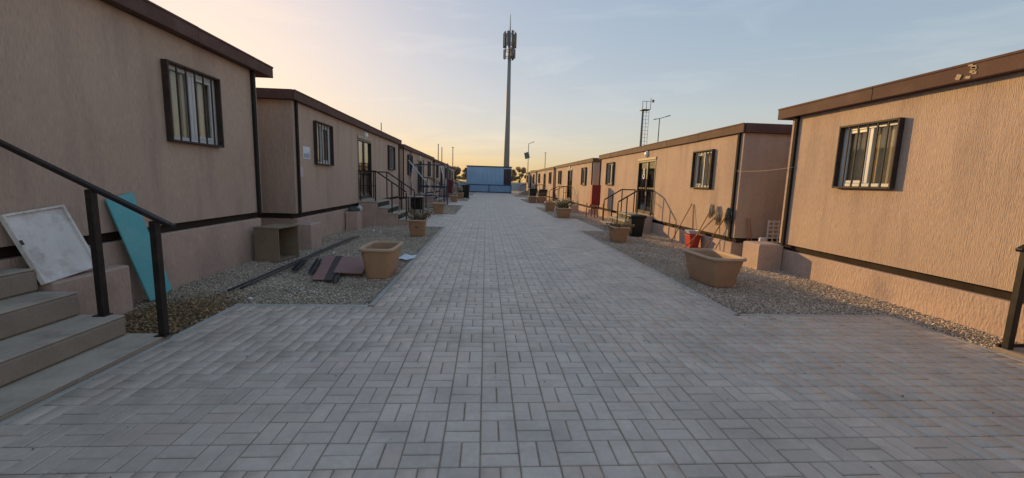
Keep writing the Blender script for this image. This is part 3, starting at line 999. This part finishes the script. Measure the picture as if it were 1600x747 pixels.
pR4 = trough('square pot with dry twigs at the paving edge, third cabin on right', 3.25, 20.9, .19, .19, .24, .24, .46, mat='clay', e=7, name='planter_pot')
plant(pR4, 'dry twigs in the square pot at the paving edge', 14, .35, .2, .4, leaves=5)
trough('square pot before the fourth right cabin stairs', 3.3, 29.4, .22, .3, .27, .36, .44, mat='clay', e=7, name='planter_pot')
pR6 = trough('long brown pot with dry shrub near the fourth right cabin', 3.9, 29.0, .25, .4, .3, .46, .46, mat='clay', e=7, name='planter_pot')
plant(pR6, 'dry reddish shrub in the long pot near the fourth right cabin', 34, .45, .4, .4, leaves=14)

# ================================================================== loose things on the left
def leaning_board(name, label, cat, mat, base, top, w_dir, w, th, mat_edge=None):
    """a sheet standing with its lower edge centre at base and upper edge centre at top"""
    base, top, u = Vector(base), Vector(top), Vector(w_dir).normalized()
    a = top - base
    u = (u - a.normalized() * u.dot(a.normalized())).normalized()
    nrm = a.cross(u).normalized()
    m = MB().obox((base + top) / 2, u * w / 2, nrm * th / 2, a / 2, .003)
    return single(m.build(name, mat, None, base), label, cat)
leaning_board('leaning_panel', 'tall narrow teal panel leaning on the wall behind the handrail', 'panel', 'teal', (-3.62, 4.79, .01), (-3.775, 4.56, 1.13), (0, 1, .15), .33, .018)
wb = thing('white_tray', (-3.6, 3.8, .47), 'dirty white tray shaped board leaning on the wall above the steps', 'board')
base, top = Vector((-3.58, 3.77, .475)), Vector((-3.775, 3.71, 1.04))
u = Vector((0, 1, .09)).normalized()
a = top - base
u = (u - a.normalized() * u.dot(a.normalized())).normalized()
nr = a.normalized().cross(u).normalized()
if nr.x < 0:
    nr = -nr
cc = (base + top) / 2
def wpart(name, mat, du, da, hw, hh, off, th, ch=.004):
    MB().obox(cc + u * du + a.normalized() * da + nr * off, u * hw, nr * th, a.normalized() * hh, ch).build(name, mat, wb, wb.location)
hl = a.length / 2
wpart('sheet', 'whiteboard', 0, 0, .245, hl, 0, .012)
for sg in (-1, 1):
    wpart('side_lip', 'whiteboard', sg * .237, 0, .010, hl, .024, .012)
    wpart('end_lip', 'whiteboard', 0, sg * (hl - .010), .227, .010, .024, .012)
wpart('side_clip', 'steel', -.237, .06, .012, .02, .038, .0015, .0005)

# open plywood box lying on the gravel
bo = thing('plywood_box', (-3.47, 7.14, -.02), 'open plywood box standing on gravel by the near left cabin corner', 'box')
bo.rotation_euler.z = R(-9)
for nm, args in (('front_panel', (-.21, .21, -.27, -.252, 0, .55)), ('back_panel', (-.21, .21, .252, .27, 0, .55)), ('left_side', (-.21, -.192, -.251, .251, 0, .55)),
                 ('shelf', (-.191, .20, -.251, .251, .02, .036)), ('lid', (-.215, .225, -.28, .28, .552, .570))):
    MB().box(*args, .003).build(nm, 'cardboard', bo)

# panel offcuts and steel strips
def flat(name, label, cat, mat, pts, z, th, group=None):
    n_ = len(pts)
    m = MB()
    v = [(x, y, z + dz) for (x, y), dz in zip(pts, (0, .004, .012, .008))] + [(x, y, z + dz + th) for (x, y), dz in zip(pts, (0, .004, .012, .008))]
    m.add(v, [(3, 2, 1, 0), (4, 5, 6, 7), (0, 1, 5, 4), (1, 2, 6, 5), (2, 3, 7, 6), (3, 0, 4, 7)])
    return single(m.build(name, mat, None, (pts[0][0], pts[0][1], z)), label, cat, group)
G_ = 'panel offcuts on the gravel'
flat('panel_offcut', 'long pink panel strip lying on gravel, leftmost offcut', 'panel', 'pinkboard', [(-2.31, 5.63), (-2.14, 5.60), (-2.58, 7.30), (-2.75, 7.32)], .006, .012, G_)
flat('metal_sheet', 'dark grey metal sheet between the two pink panels', 'sheet', 'steel', [(-2.13, 5.585), (-1.99, 5.56), (-2.44, 7.28), (-2.57, 7.30)], .010, .008)
flat('panel_offcut', 'square pink panel lying against the large tan tub', 'panel', 'pinkboard', [(-2.14, 5.95), (-1.72, 5.90), (-1.95, 7.06), (-2.40, 7.10)], .03, .014, G_)
for i, (p, q, lab) in enumerate((((-2.75, 6.12), (-2.93, 6.9), 'dark steel channel offcut lying apart on the gravel, leftmost'),
                                 ((-2.47, 6.02), (-2.74, 7.0), 'dark steel channel offcut lying beside the long pink strip'),
                                 ((-1.97, 5.52), (-2.06, 5.9), 'short dark steel channel offcut at the near end of the panels'))):
    m = MB()
    a_, b_ = Vector((*p, .012)), Vector((*q, .012))
    u_ = (b_ - a_).normalized()
    s_ = Vector((-u_.y, u_.x, 0))
    m.bar(a_, b_, .06, .006, .001, s_)
    for sg in (-1, 1):
        m.bar(a_ + s_ * sg * .033 + Vector((0, 0, .02)), b_ + s_ * sg * .033 + Vector((0, 0, .02)), .006, .045, .001, s_)
    single(m.build('steel_channel', 'steel', None, a_), lab, 'steel offcut', 'steel offcuts')
for i, (dx, lab) in enumerate(((0, 'long thin dark conduit pipe on the left gravel, nearer the cabin'), (.075, 'long thin dark conduit pipe on the left gravel, nearer the paving'))):
    m = MB()
    pts = [(-3.03 + dx + .012 * math.sin(t * 5 + i), 5.02 + 4.85 * t + i * .1, .014 + .012 * math.sin(t * 3.1)) for t in np.linspace(0, 1, 14)]
    single(m.tube(pts, .014, 8).build('conduit_pipe', 'steel', None, pts[0]), lab, 'pipe', 'conduit pipes')
# paper sheet
m = MB()
n = 6
g_ = [[(-1.50 + .25 * i / n + .03 * j / n, 7.22 + .30 * j / n, .005 + .012 * math.sin(i * 1.3 + j) + .004 * j) for i in range(n + 1)] for j in range(n + 1)]
vs = [p for r_ in g_ for p in r_]
m.add(vs, [(j * (n + 1) + i, j * (n + 1) + i + 1, (j + 1) * (n + 1) + i + 1, (j + 1) * (n + 1) + i) for j in range(n) for i in range(n)], True)
single(m.build('paper_sheet', 'paper', None, (-1.4, 7.35, 0)), 'crumpled pale blue paper sheet on gravel at the paving edge', 'paper')
# pale rubble bits
deb = [(-2.05, 5.05, .028), (-2.25, 5.15, .02), (-1.85, 5.0, .018), (-2.62, 4.72, .05), (-2.75, 7.7, .03), (-2.3, 9.2, .025), (-2.05, 9.6, .03), (-2.7, 10.9, .04), (-1.6, 4.95, .02), (-2.95, 11.2, .05), (-3.2, 6.3, .02), (-1.9, 8.3, .02)]
P, F = stones(np.array([d[0] for d in deb]), np.array([d[1] for d in deb]), np.array([d[2] for d in deb]), np.full(len(deb), .0), .5)
single(np_mesh('rubble_bits', P, F, 'paper', kind='stuff'), 'scattered pale bits of rubble and paper on the left gravel', 'rubble')

# ================================================================== blue steel scaffold frame before the third left cabin
sf = thing('scaffold_frame', (-2.9, 22.6, 0), 'dark blue steel scaffold frame with silver diagonal braces on the left', 'scaffold')
BS = lambda mb, name, mat='bluesteel': mb.build(name, mat, sf, sf.location)
for x, y, z in ((-3.68, 21.0, 2.85), (-3.5, 22.6, 2.25), (-2.18, 22.6, 2.2), (-2.12, 23.5, 2.3), (-3.68, 25.2, 2.5), (-2.95, 21.0, 1.3)):
    BS(MB().bar((x, y, -.05), (x, y, z), .05, .05, .005), 'scaffold_post')
for p, q in (((-3.68, 22.6, 2.15), (-2.1, 22.6, 2.15)), ((-3.6, 22.6, .98), (-2.1, 22.6, .98)), ((-3.6, 22.6, .52), (-2.1, 22.6, .52)),
             ((-2.14, 21.4, 2.12), (-2.14, 25.2, 2.12)), ((-3.66, 21.0, 2.12), (-3.66, 25.3, 2.12)), ((-3.6, 23.5, 1.02), (-2.1, 23.5, 1.02))):
    BS(MB().bar(p, q, .05, .06, .005), 'scaffold_beam')
for p, q in (((-4.0 + .35, 20.2, 2.25), (-2.12, 22.2, .02)), ((-3.55, 20.9, 2.1), (-3.66, 20.6, .95)), ((-2.5, 23.4, 2.2), (-2.15, 22.7, 1.0))):
    BS(MB().tube([p, q], .026, 8), 'brace_tube', 'silver')
tb = thing('work_table', (-3.0, 18.2, 0), 'low dark table with pale top standing before the scaffold', 'table')
MB().box(-3.3, -2.7, 17.8, 18.7, .62, .66, .006).build('table_top', 'concrete', tb, tb.location)
for x in (-3.25, -2.75):
    for y in (17.85, 18.65):
        MB().box(x - .02, x + .02, y - .02, y + .02, -.05, .618, .003).build('leg', 'rail', tb, tb.location)
MB().box(-3.22, -2.78, 18.6, 18.63, .05, .60, .003).build('back_panel', 'rail', tb, tb.location)
for i, (z, lab) in enumerate(((.06, 'lowest pale plank stacked under the scaffold'), (.16, 'upper pale plank stacked under the scaffold'))):
    single(MB().box(-3.4, -2.2, 21.4 + i * .1, 21.65 + i * .1, z - .06, z, .004).build('plank', 'concrete', None, (-2.8, 21.5, 0)), lab, 'plank', 'planks under the scaffold')
# red cabinet and bins far left
rc = thing('hose_cabinet', (-2.8, 33.9, 0), 'tall dark red hose cabinet on the left beyond the scaffold', 'cabinet', 'red hose cabinets')
MB().box(-3.0, -2.7, 33.75, 34.05, .35, 1.4, .01).build('body', 'maroon', rc, rc.location)
for x in (-2.95, -2.75):
    MB().box(x - .025, x + .025, 33.85, 33.9, -.05, .348, .003).build('leg', 'maroon', rc, rc.location)
MB().box(-2.97, -2.73, 33.735, 33.748, .42, 1.34, .004).build('cabinet_door', 'maroon', rc, rc.location)

def dustbin(label, cx, cy, hx0, hx1, H, mat='bin'):
    c = thing('dustbin', (cx, cy, -.02), label, 'dustbin', 'dark dustbins')
    m = MB()
    m.loft([superellipse(0, 0, hx0 - .01, hx0 - .01, 0, 5), superellipse(0, 0, hx0, hx0, .02, 5), superellipse(0, 0, hx1, hx1, H * .9, 5)], True, False, True).build('body', mat, c)
    m = MB()
    m.loft([superellipse(0, 0, hx1 + .002, hx1 + .002, H * .88, 5), superellipse(0, 0, hx1 + .03, hx1 + .03, H * .90, 5), superellipse(0, 0, hx1 + .035, hx1 + .035, H * .955, 5), superellipse(0, 0, hx1 + .02, hx1 + .02, H * .985, 5), superellipse(0, 0, hx1 * .6, hx1 * .6, H, 5)], False, True, True).build('lid', mat, c)
    for sg in (-1, 1):
        MB().box(sg * (hx1 + .028) - .012, sg * (hx1 + .028) + .012, -.08, .08, H * .83, H * .88, .004).build('handle', mat, c)
    return c
dustbin('black dustbin standing on gravel beside the sunlit stairs', 4.24, 11.4, .16, .205, .60)
dustbin('dark dustbin far along the left gravel by the path', -1.6, 34.4, .24, .30, 1.05)
dustbin('dark bin far along the right gravel, left of a pair', 3.65, 32.3, .25, .3, .95)
dustbin('dark bin far along the right gravel, right of a pair', 4.35, 31.6, .25, .3, .9)

# ================================================================== right: bucket, mops, poles, cabinet
bk = thing('bucket', (4.90, 9.45, -.02), 'red square bucket under the mops on the right', 'bucket')
m = MB()
m.loft([superellipse(0, 0, .10, .13, 0, 6), superellipse(0, 0, .135, .165, .30, 6), superellipse(0, 0, .128, .158, .30, 6), superellipse(0, 0, .095, .125, .03, 6)], True, True, False).build('body', 'bucket', bk)
m = MB()
m.loft([superellipse(0, 0, .136, .166, .275, 6), superellipse(0, 0, .152, .182, .28, 6), superellipse(0, 0, .152, .182, .305, 6), superellipse(0, 0, .13, .16, .308, 6)], False, False, False).build('rim', 'bucket', bk)
m = MB()
m.loft([superellipse(0, .03, .10, .11, .32, 5), superellipse(0, .05, .14, .15, .40, 5), superellipse(0, .05, .125, .135, .40, 5), superellipse(0, .03, .09, .10, .325, 5)], True, False, False).build('wringer', 'plastic', bk)

def stick(label, p, q, r_=.011, name='broom_stick', cat='stick'):
    return single(MB().tube([p, q], r_, 8).build(name, 'wood', None, p), label, cat, 'sticks leaning on the second right cabin')
stick('bare wooden stick leaning on the wall left of the red bucket', (4.78, 10.28, 0), (5.07, 9.95, .99))
stick('thin wooden stick upright against the wall behind the red bucket', (5.03, 9.75, .3), (5.075, 9.90, .97), .008)
def mop(label, p, q, mat_head, pink, sd):
    rnd = random.Random(sd)
    p, q = Vector(p), Vector(q)
    c = thing('mop', p, label, 'mop', 'mops leaning upside down on the wall')
    MB().tube([p, q], .011, 8).build('handle', 'wood', c, p)
    u_ = (q - p).normalized()
    MB().tube([q - u_ * .02, q + u_ * .06], .028, 10, .034).build('clip', 'pinkmop' if pink else 'steel', c, p)
    m_ = MB()
    top_ = q + u_ * .06
    for k in range(46):
        a_ = rnd.uniform(0, 2 * math.pi)
        out = Vector((-abs(math.cos(a_)) * rnd.uniform(.02, .07), math.sin(a_) * rnd.uniform(.02, .10), 0))
        L = rnd.uniform(.14, .28)
        a0 = top_ + Vector((0, rnd.uniform(-.03, .03), 0))
        a1 = a0 + out * .6 + Vector((0, 0, rnd.uniform(.0, .05)))
        a2 = a0 + out + Vector((0, 0, -L * .45))
        a3 = a0 + out * 1.05 + Vector((rnd.gauss(0, .01), rnd.gauss(0, .015), -L))
        m_.tube([a0, a1, a2, a3], .008, 4, .006)
    m_.build('mop_strings', mat_head, c, p)
mop('mop with pink clip leaning left of the other mops', (4.70, 9.16, 0), (5.00, 8.93, .93), 'mop', True, 1)
mop('grey mop leaning in the middle of the three', (4.60, 9.22, 0), (4.98, 8.62, .82), 'mop', True, 2)
mop('dark mop nearest the corner strip of the second right cabin', (4.98, 9.04, 0), (5.02, 8.30, .90), 'cloth', False, 3)

fc = thing('hose_cabinet', (4.6, 17.35, 0), 'red hose cabinet on red posts between the right cabins', 'cabinet', 'red hose cabinets')
MB().box(4.45, 4.82, 17.30, 17.62, .52, 1.36, .01).build('body', 'red', fc, fc.location)
MB().box(4.48, 4.79, 17.285, 17.298, .56, 1.32, .004).build('cabinet_door', 'red', fc, fc.location)
for x in (4.50, 4.64, 4.78):
    MB().box(x - .02, x + .02, 17.44, 17.48, -.05, .518, .003).build('leg', 'red', fc, fc.location)
for i, (x, y, lab) in enumerate(((4.33, 17.6, 'thin red guard post left of the red hose cabinet'), (4.86, 16.95, 'thin red guard post right of the red hose cabinet'))):
    single(MB().tube([(x, y, -.05), (x, y, .6)], .02, 8).build('guard_post', 'red', None, (x, y, 0)), lab, 'post', 'red guard posts')

# pale shelf rack between the right cabins
ra = thing('plastic_rack', (5.62, 7.75, 0), 'pale plastic lattice rack in the gap behind the near right cabin', 'rack')
for k in range(8):
    MB().box(5.52, 5.74, 7.72, 7.74, .20 + k * .08, .222 + k * .08, .003).build('slat', 'plastic', ra, ra.location)
for x in (5.52, 5.63, 5.735):
    MB().box(x - .012, x + .012, 7.741, 7.76, -.05, .80, .003).build('upright', 'plastic', ra, ra.location)
MB().box(5.36, 5.50, 7.70, 7.78, -.05, .46, .02).build('side_panel', 'plastic', ra, ra.location)
for (x, lab) in ((5.30, 'thin pole leaning in the gap, left'), (5.37, 'thin pole leaning in the gap, right')):
    single(MB().tube([(x + .06, 8.0, -.05), (x, 8.10, .8)], .010, 6).build('pole', 'wood', None, (x, 8, 0)), lab + ' of the pale rack', 'pole', 'poles in the gap')
# sagging wire between the two right cabins
pts = [(5.05 + .16 * t, 8.2 - 1.35 * t, 1.74 + .04 * t - .03 * math.sin(math.pi * t)) for t in np.linspace(0, 1, 12)]
single(MB().tube(pts, .004, 6).build('wire', 'rag', None, pts[0]), 'thin pale wire sagging between the two near right cabins', 'wire')

# ================================================================== far end: blue container, rail, masts
bc = thing('blue_container', (.4, 52.5, 0), 'pale blue container closing the end of the path', 'container')
BB = lambda mb, name, mat: mb.build(name, mat, bc, bc.location)
BB(MB().box(-2.3, 3.08, 51.05, 53.5, -.05, 3.08), 'body', 'blue')
for k in range(9):
    x0 = -2.29 + k * .493
    BB(MB().box(x0 + .006, x0 + .487, 51.0, 51.048, .98, 3.02, .008), 'panel', 'blue')
for k in range(2):
    BB(MB().box(-2.29 + k * 2.69, .39 + k * 2.67, 51.0, 51.048, .10, .90, .008), 'base_panel', 'blue')
BB(MB().box(2.16, 3.06, 51.0, 51.04, .98, 2.86, .006), 'door_panel', 'shutter')
for k in range(5):
    BB(MB().box(2.22 + k * .165, 2.26 + k * .165, 50.975, 50.998, 1.02, 2.82, .004), 'door_rib', 'darktrim')
BB(MB().box(-2.38, 3.16, 50.93, 53.6, 3.083, 3.18, .01), 'roof_edge', 'darktrim')
gr = thing('rail_fence', (.4, 50.6, 0), 'dark blue low rail fence before the blue container', 'fence')
for z in (.90, .04):
    MB().box(-2.35, 3.12, 50.57, 50.63, z - .04, z + .05, .006).build('rail', 'bluerail', gr, gr.location)
for x in (-2.3, .4, 3.07):
    MB().box(x - .04, x + .04, 50.635, 50.70, -.08, 1.0, .006).build('post', 'bluerail', gr, gr.location)

# cell mast
tw = thing('cell_mast', (3.85, 80, 0), 'tall grey cell mast with antenna cluster behind the blue container', 'mast')
T = lambda mb, name, mat='mast': mb.build(name, mat, tw, tw.location)
T(MB().tube([(3.85, 80, -.2), (3.85, 80, 12), (3.85, 80, 24.5)], .60, 14, .30), 'pole')
T(MB().tube([(3.85, 80, 23.4), (3.85, 80, 28.3)], .22, 10, .18), 'top_pole')
T(MB().tube([(3.85, 80, 28.2), (3.85, 80, 31.4)], .12, 6, .04), 'lightning_rod')
for k in range(9):
    a_ = k * 2 * math.pi / 9 + .2
    for (z0, z1, r_) in ((25.6, 28.1, 1.12), (23.6, 25.2, 1.02)):
        if z0 < 25 and k % 3 == 0:
            continue
        cx, cy = 3.85 + r_ * math.cos(a_), 80 + r_ * math.sin(a_)
        ux, uy = math.cos(a_), math.sin(a_)
        T(MB().obox((cx, cy, (z0 + z1) / 2 + random.uniform(-.2, .2)), (ux * .10, uy * .10, 0), (-uy * .21, ux * .21, 0), (0, 0, (z1 - z0) / 2), .03), 'antenna_panel', 'antenna')
        T(MB().tube([(cx - ux * .16, cy - uy * .16, z0 - .1), (cx - ux * .16, cy - uy * .16, z1 + .3)], .05, 6), 'antenna_pipe', 'antenna')
for z in (23.9, 25.0, 26.2, 27.8):
    rg = lambda r_, zz: [(3.85 + r_ * math.cos(k * math.pi / 8), 80 + r_ * math.sin(k * math.pi / 8), zz) for k in range(16)]
    T(MB().loft([rg(.84, z), rg(.84, z + .08), rg(.74, z + .08), rg(.74, z), rg(.84, z)], False, False), 'ring_frame', 'antenna')
    for k in range(3):
        a_ = k * 2.094
        T(MB().bar((3.85, 80, z + .04), (3.85 + .8 * math.cos(a_), 80 + .8 * math.sin(a_), z + .04), .07), 'ring_arm', 'antenna')

# floodlight mast with cage ladder
fl = thing('floodlight_mast', (22.3, 60, 0), 'slim floodlight mast with ladder and platform behind the right cabins', 'mast')
T2 = lambda mb, name: mb.build(name, 'antenna', fl, fl.location)
T2(MB().tube([(22.15, 60, -.2), (22.15, 60, 12.0)], .22, 10, .13), 'pole')
for dx in (.42, .82):
    T2(MB().tube([(22.15 + dx, 59.8, 1), (22.15 + dx, 59.8, 12.0)], .03, 5), 'ladder_rail')
for k in range(22):
    T2(MB().tube([(22.15 + .1, 59.8, 1.2 + k * .5), (22.15 + .84, 59.8, 1.2 + k * .5)], .025, 4), 'ladder_rung')
T2(MB().box(21.85, 23.0, 59.4, 60.6, 12.0, 12.1, .01), 'platform')
for x in (21.85, 22.4, 23.0):
    T2(MB().tube([(x, 59.45, 12.1), (x, 59.45, 13.2 if x < 22.9 else 13.6)], .04, 5), 'platform_post')
T2(MB().bar((21.85, 59.45, 13.15), (23.0, 59.45, 13.15), .05), 'platform_rail')
T2(MB().box(23.15, 23.45, 59.3, 59.6, 13.05, 13.4, .05), 'floodlight')
# street lamps
def street_lamp(label, x, y, h, arms, head=True):
    c = thing('street_lamp', (x, y, 0), label, 'street lamp', 'lamp poles beyond the cabins')
    B = lambda mb, name: mb.build(name, 'antenna', c, c.location)
    B(MB().tube([(x, y, -.2), (x, y, h)], .075, 8, .05), 'pole')
    for dx, dz in arms:
        B(MB().tube([(x, y, h - .03), (x + dx, y, h + dz)], .035, 6), 'arm')
        B(MB().obox((x + dx * 1.25, y, h + dz * 1.25), (dx * .28, 0, dz * .28), (0, .13, 0), (0, 0, .045), .02), 'lamp_head')
    return c
street_lamp('double armed lamp pole behind the second right cabin', 18.5, 45, 8.6, [(-.42, -.10), (.75, .22)])
clp = street_lamp('curved lamp pole with dark plate, far beyond the right row', 6.95, 70, 7.7, [(.6, .22)])
street_lamp('short lamp pole with single head above the third right cabin', 9.8, 70, 6.3, [(.12, .02), (-.12, .02)])
MB().obox((6.7, 69.75, 5.75), (.38, 0, .12), (0, .05, 0), (-.12, 0, .5), .12).build('reflector_plate', 'antenna', clp, clp.location)
MB().tube([(6.7, 69.8, 5.75), (6.95, 70, 5.75)], .04, 6).build('bracket', 'antenna', clp, clp.location)
for (x, y, z0, z1, lab) in ((-4.85, 20, 2.9, 3.9, 'thin antenna rod on the third left cabin roof'), (-4.1, 36.5, 2.8, 4.4, 'left of three thin roof poles on the far left cabins'),
                            (-3.95, 38.0, 2.8, 4.25, 'middle of three thin roof poles on the far left cabins')):
    single(MB().tube([(x, y, z0), (x, y, z1)], .022 if y < 30 else .04, 6).build('roof_pole', 'antenna', None, (x, y, z0)), lab, 'pole', 'thin poles on the left roofs')
street_lamp('thin lamp pole seen over the far left cabins', -4.4, 56, 5.6, [(.1, .02), (-.1, .02)])

# boundary wall and trees beyond the end
bw = thing('boundary_wall', (0, 74, 0), 'low pale boundary wall beyond the blue container', 'wall')
for k in range(20):
    x0 = -30 + k * 3
    MB().box(x0 + .02, x0 + 2.78, 74, 74.15, -.2, 1.15, .02).build('wall_panel', 'wallpale', bw, bw.location)
    MB().box(x0 + 2.785, x0 + 3.015, 73.95, 74.2, -.2, 1.25, .02).build('wall_pier', 'wallpale', bw, bw.location)

def tree(label, x, y, h, w, nleaf=2600):
    c = thing('tree', (x, y, -.1), label, 'tree', 'trees on the horizon')
    m = MB()
    m.tube([(0, 0, 0), (random.gauss(0, .1), 0, h * .3), (random.gauss(0, .2), 0, h * .6)], .16, 7, .07)
    cl = []
    for k in range(11):
        a_ = random.uniform(0, 2 * math.pi)
        r_ = w * math.sqrt(random.random()) * .75
        cz = h * random.uniform(.38, .9)
        cp = Vector((r_ * math.cos(a_), r_ * math.sin(a_), cz))
        cl.append((cp, random.uniform(.28, .5) * w * .75))
        m.tube([(0, 0, h * .25), tuple(cp * .5 + Vector((0, 0, h * .12))), tuple(cp)], .06, 5, .02)
    m.build('trunk', 'bark', c)
    n = nleaf
    V = np.zeros((n, 4, 3))
    idx = rng.integers(0, len(cl), n)
    cen = np.array([tuple(q[0]) for q in cl])[idx]
    rad = np.array([q[1] for q in cl])[idx]
    d = rng.normal(size=(n, 3))
    d /= np.linalg.norm(d, axis=1)[:, None]
    p = cen + d * (rad * rng.random(n) ** .45)[:, None] * np.array([1, 1, .8])
    a1 = rng.normal(size=(n, 3))
    a1 /= np.linalg.norm(a1, axis=1)[:, None]
    a2 = np.cross(a1, rng.normal(size=(n, 3)))
    a2 /= np.linalg.norm(a2, axis=1)[:, None]
    s_ = rng.uniform(.09, .2, n)[:, None]
    V = np.stack([p - a1 * s_, p + a2 * s_ * .6, p + a1 * s_, p - a2 * s_ * .6], 1)
    F = np.arange(n * 4).reshape(n, 4)
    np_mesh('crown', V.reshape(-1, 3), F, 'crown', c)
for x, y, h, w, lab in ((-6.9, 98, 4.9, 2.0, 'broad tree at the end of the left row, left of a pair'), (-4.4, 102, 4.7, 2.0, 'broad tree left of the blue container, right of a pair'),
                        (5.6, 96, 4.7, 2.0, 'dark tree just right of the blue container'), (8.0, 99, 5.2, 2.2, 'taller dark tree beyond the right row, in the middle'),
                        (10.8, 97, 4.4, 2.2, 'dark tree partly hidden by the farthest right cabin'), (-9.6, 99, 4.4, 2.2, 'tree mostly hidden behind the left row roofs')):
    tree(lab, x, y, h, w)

# specks of leaf and grit blown over the paving
n = 420
fx, fy = rng.uniform(-2.4, 4.4, n), rng.uniform(1.2, 11, n)
k = ((fx > -1.2) & (fx < 2.8)) | (fy < 4.2)
fx, fy = fx[k], fy[k]
P, F = stones(fx, fy, .002 + .007 * rng.random(len(fx)) ** 3, np.full(len(fx), .003), .3)
single(np_mesh('leaf_specks', P, F, 'twig', kind='stuff'), 'small dark specks of leaf and grit scattered over the paving', 'litter')

# stray gravel kicked onto the paving along its edges
sx = np.concatenate([-1.2 + np.abs(rng.normal(0, .10, 500)), 2.8 - np.abs(rng.normal(0, .10, 500))])
sy = np.concatenate([rng.uniform(4.6, 12.2, 500), rng.uniform(4.4, 12.1, 500)])
ex, ey = np.concatenate([rng.uniform(-2.5, -1.3, 90), rng.uniform(2.9, 4.5, 90)]), np.concatenate([4.46 - np.abs(rng.normal(0, .08, 90)), 4.26 - np.abs(rng.normal(0, .08, 90))])
sx, sy = np.concatenate([sx, ex]), np.concatenate([sy, ey])
P, F = stones(sx, sy, rng.uniform(.003, .010, len(sx)), np.full(len(sx), .005), .5)
single(np_mesh('stray_gravel', P, F, 'stone', kind='stuff'), 'stray bits of gravel along the edges of the paving', 'gravel')
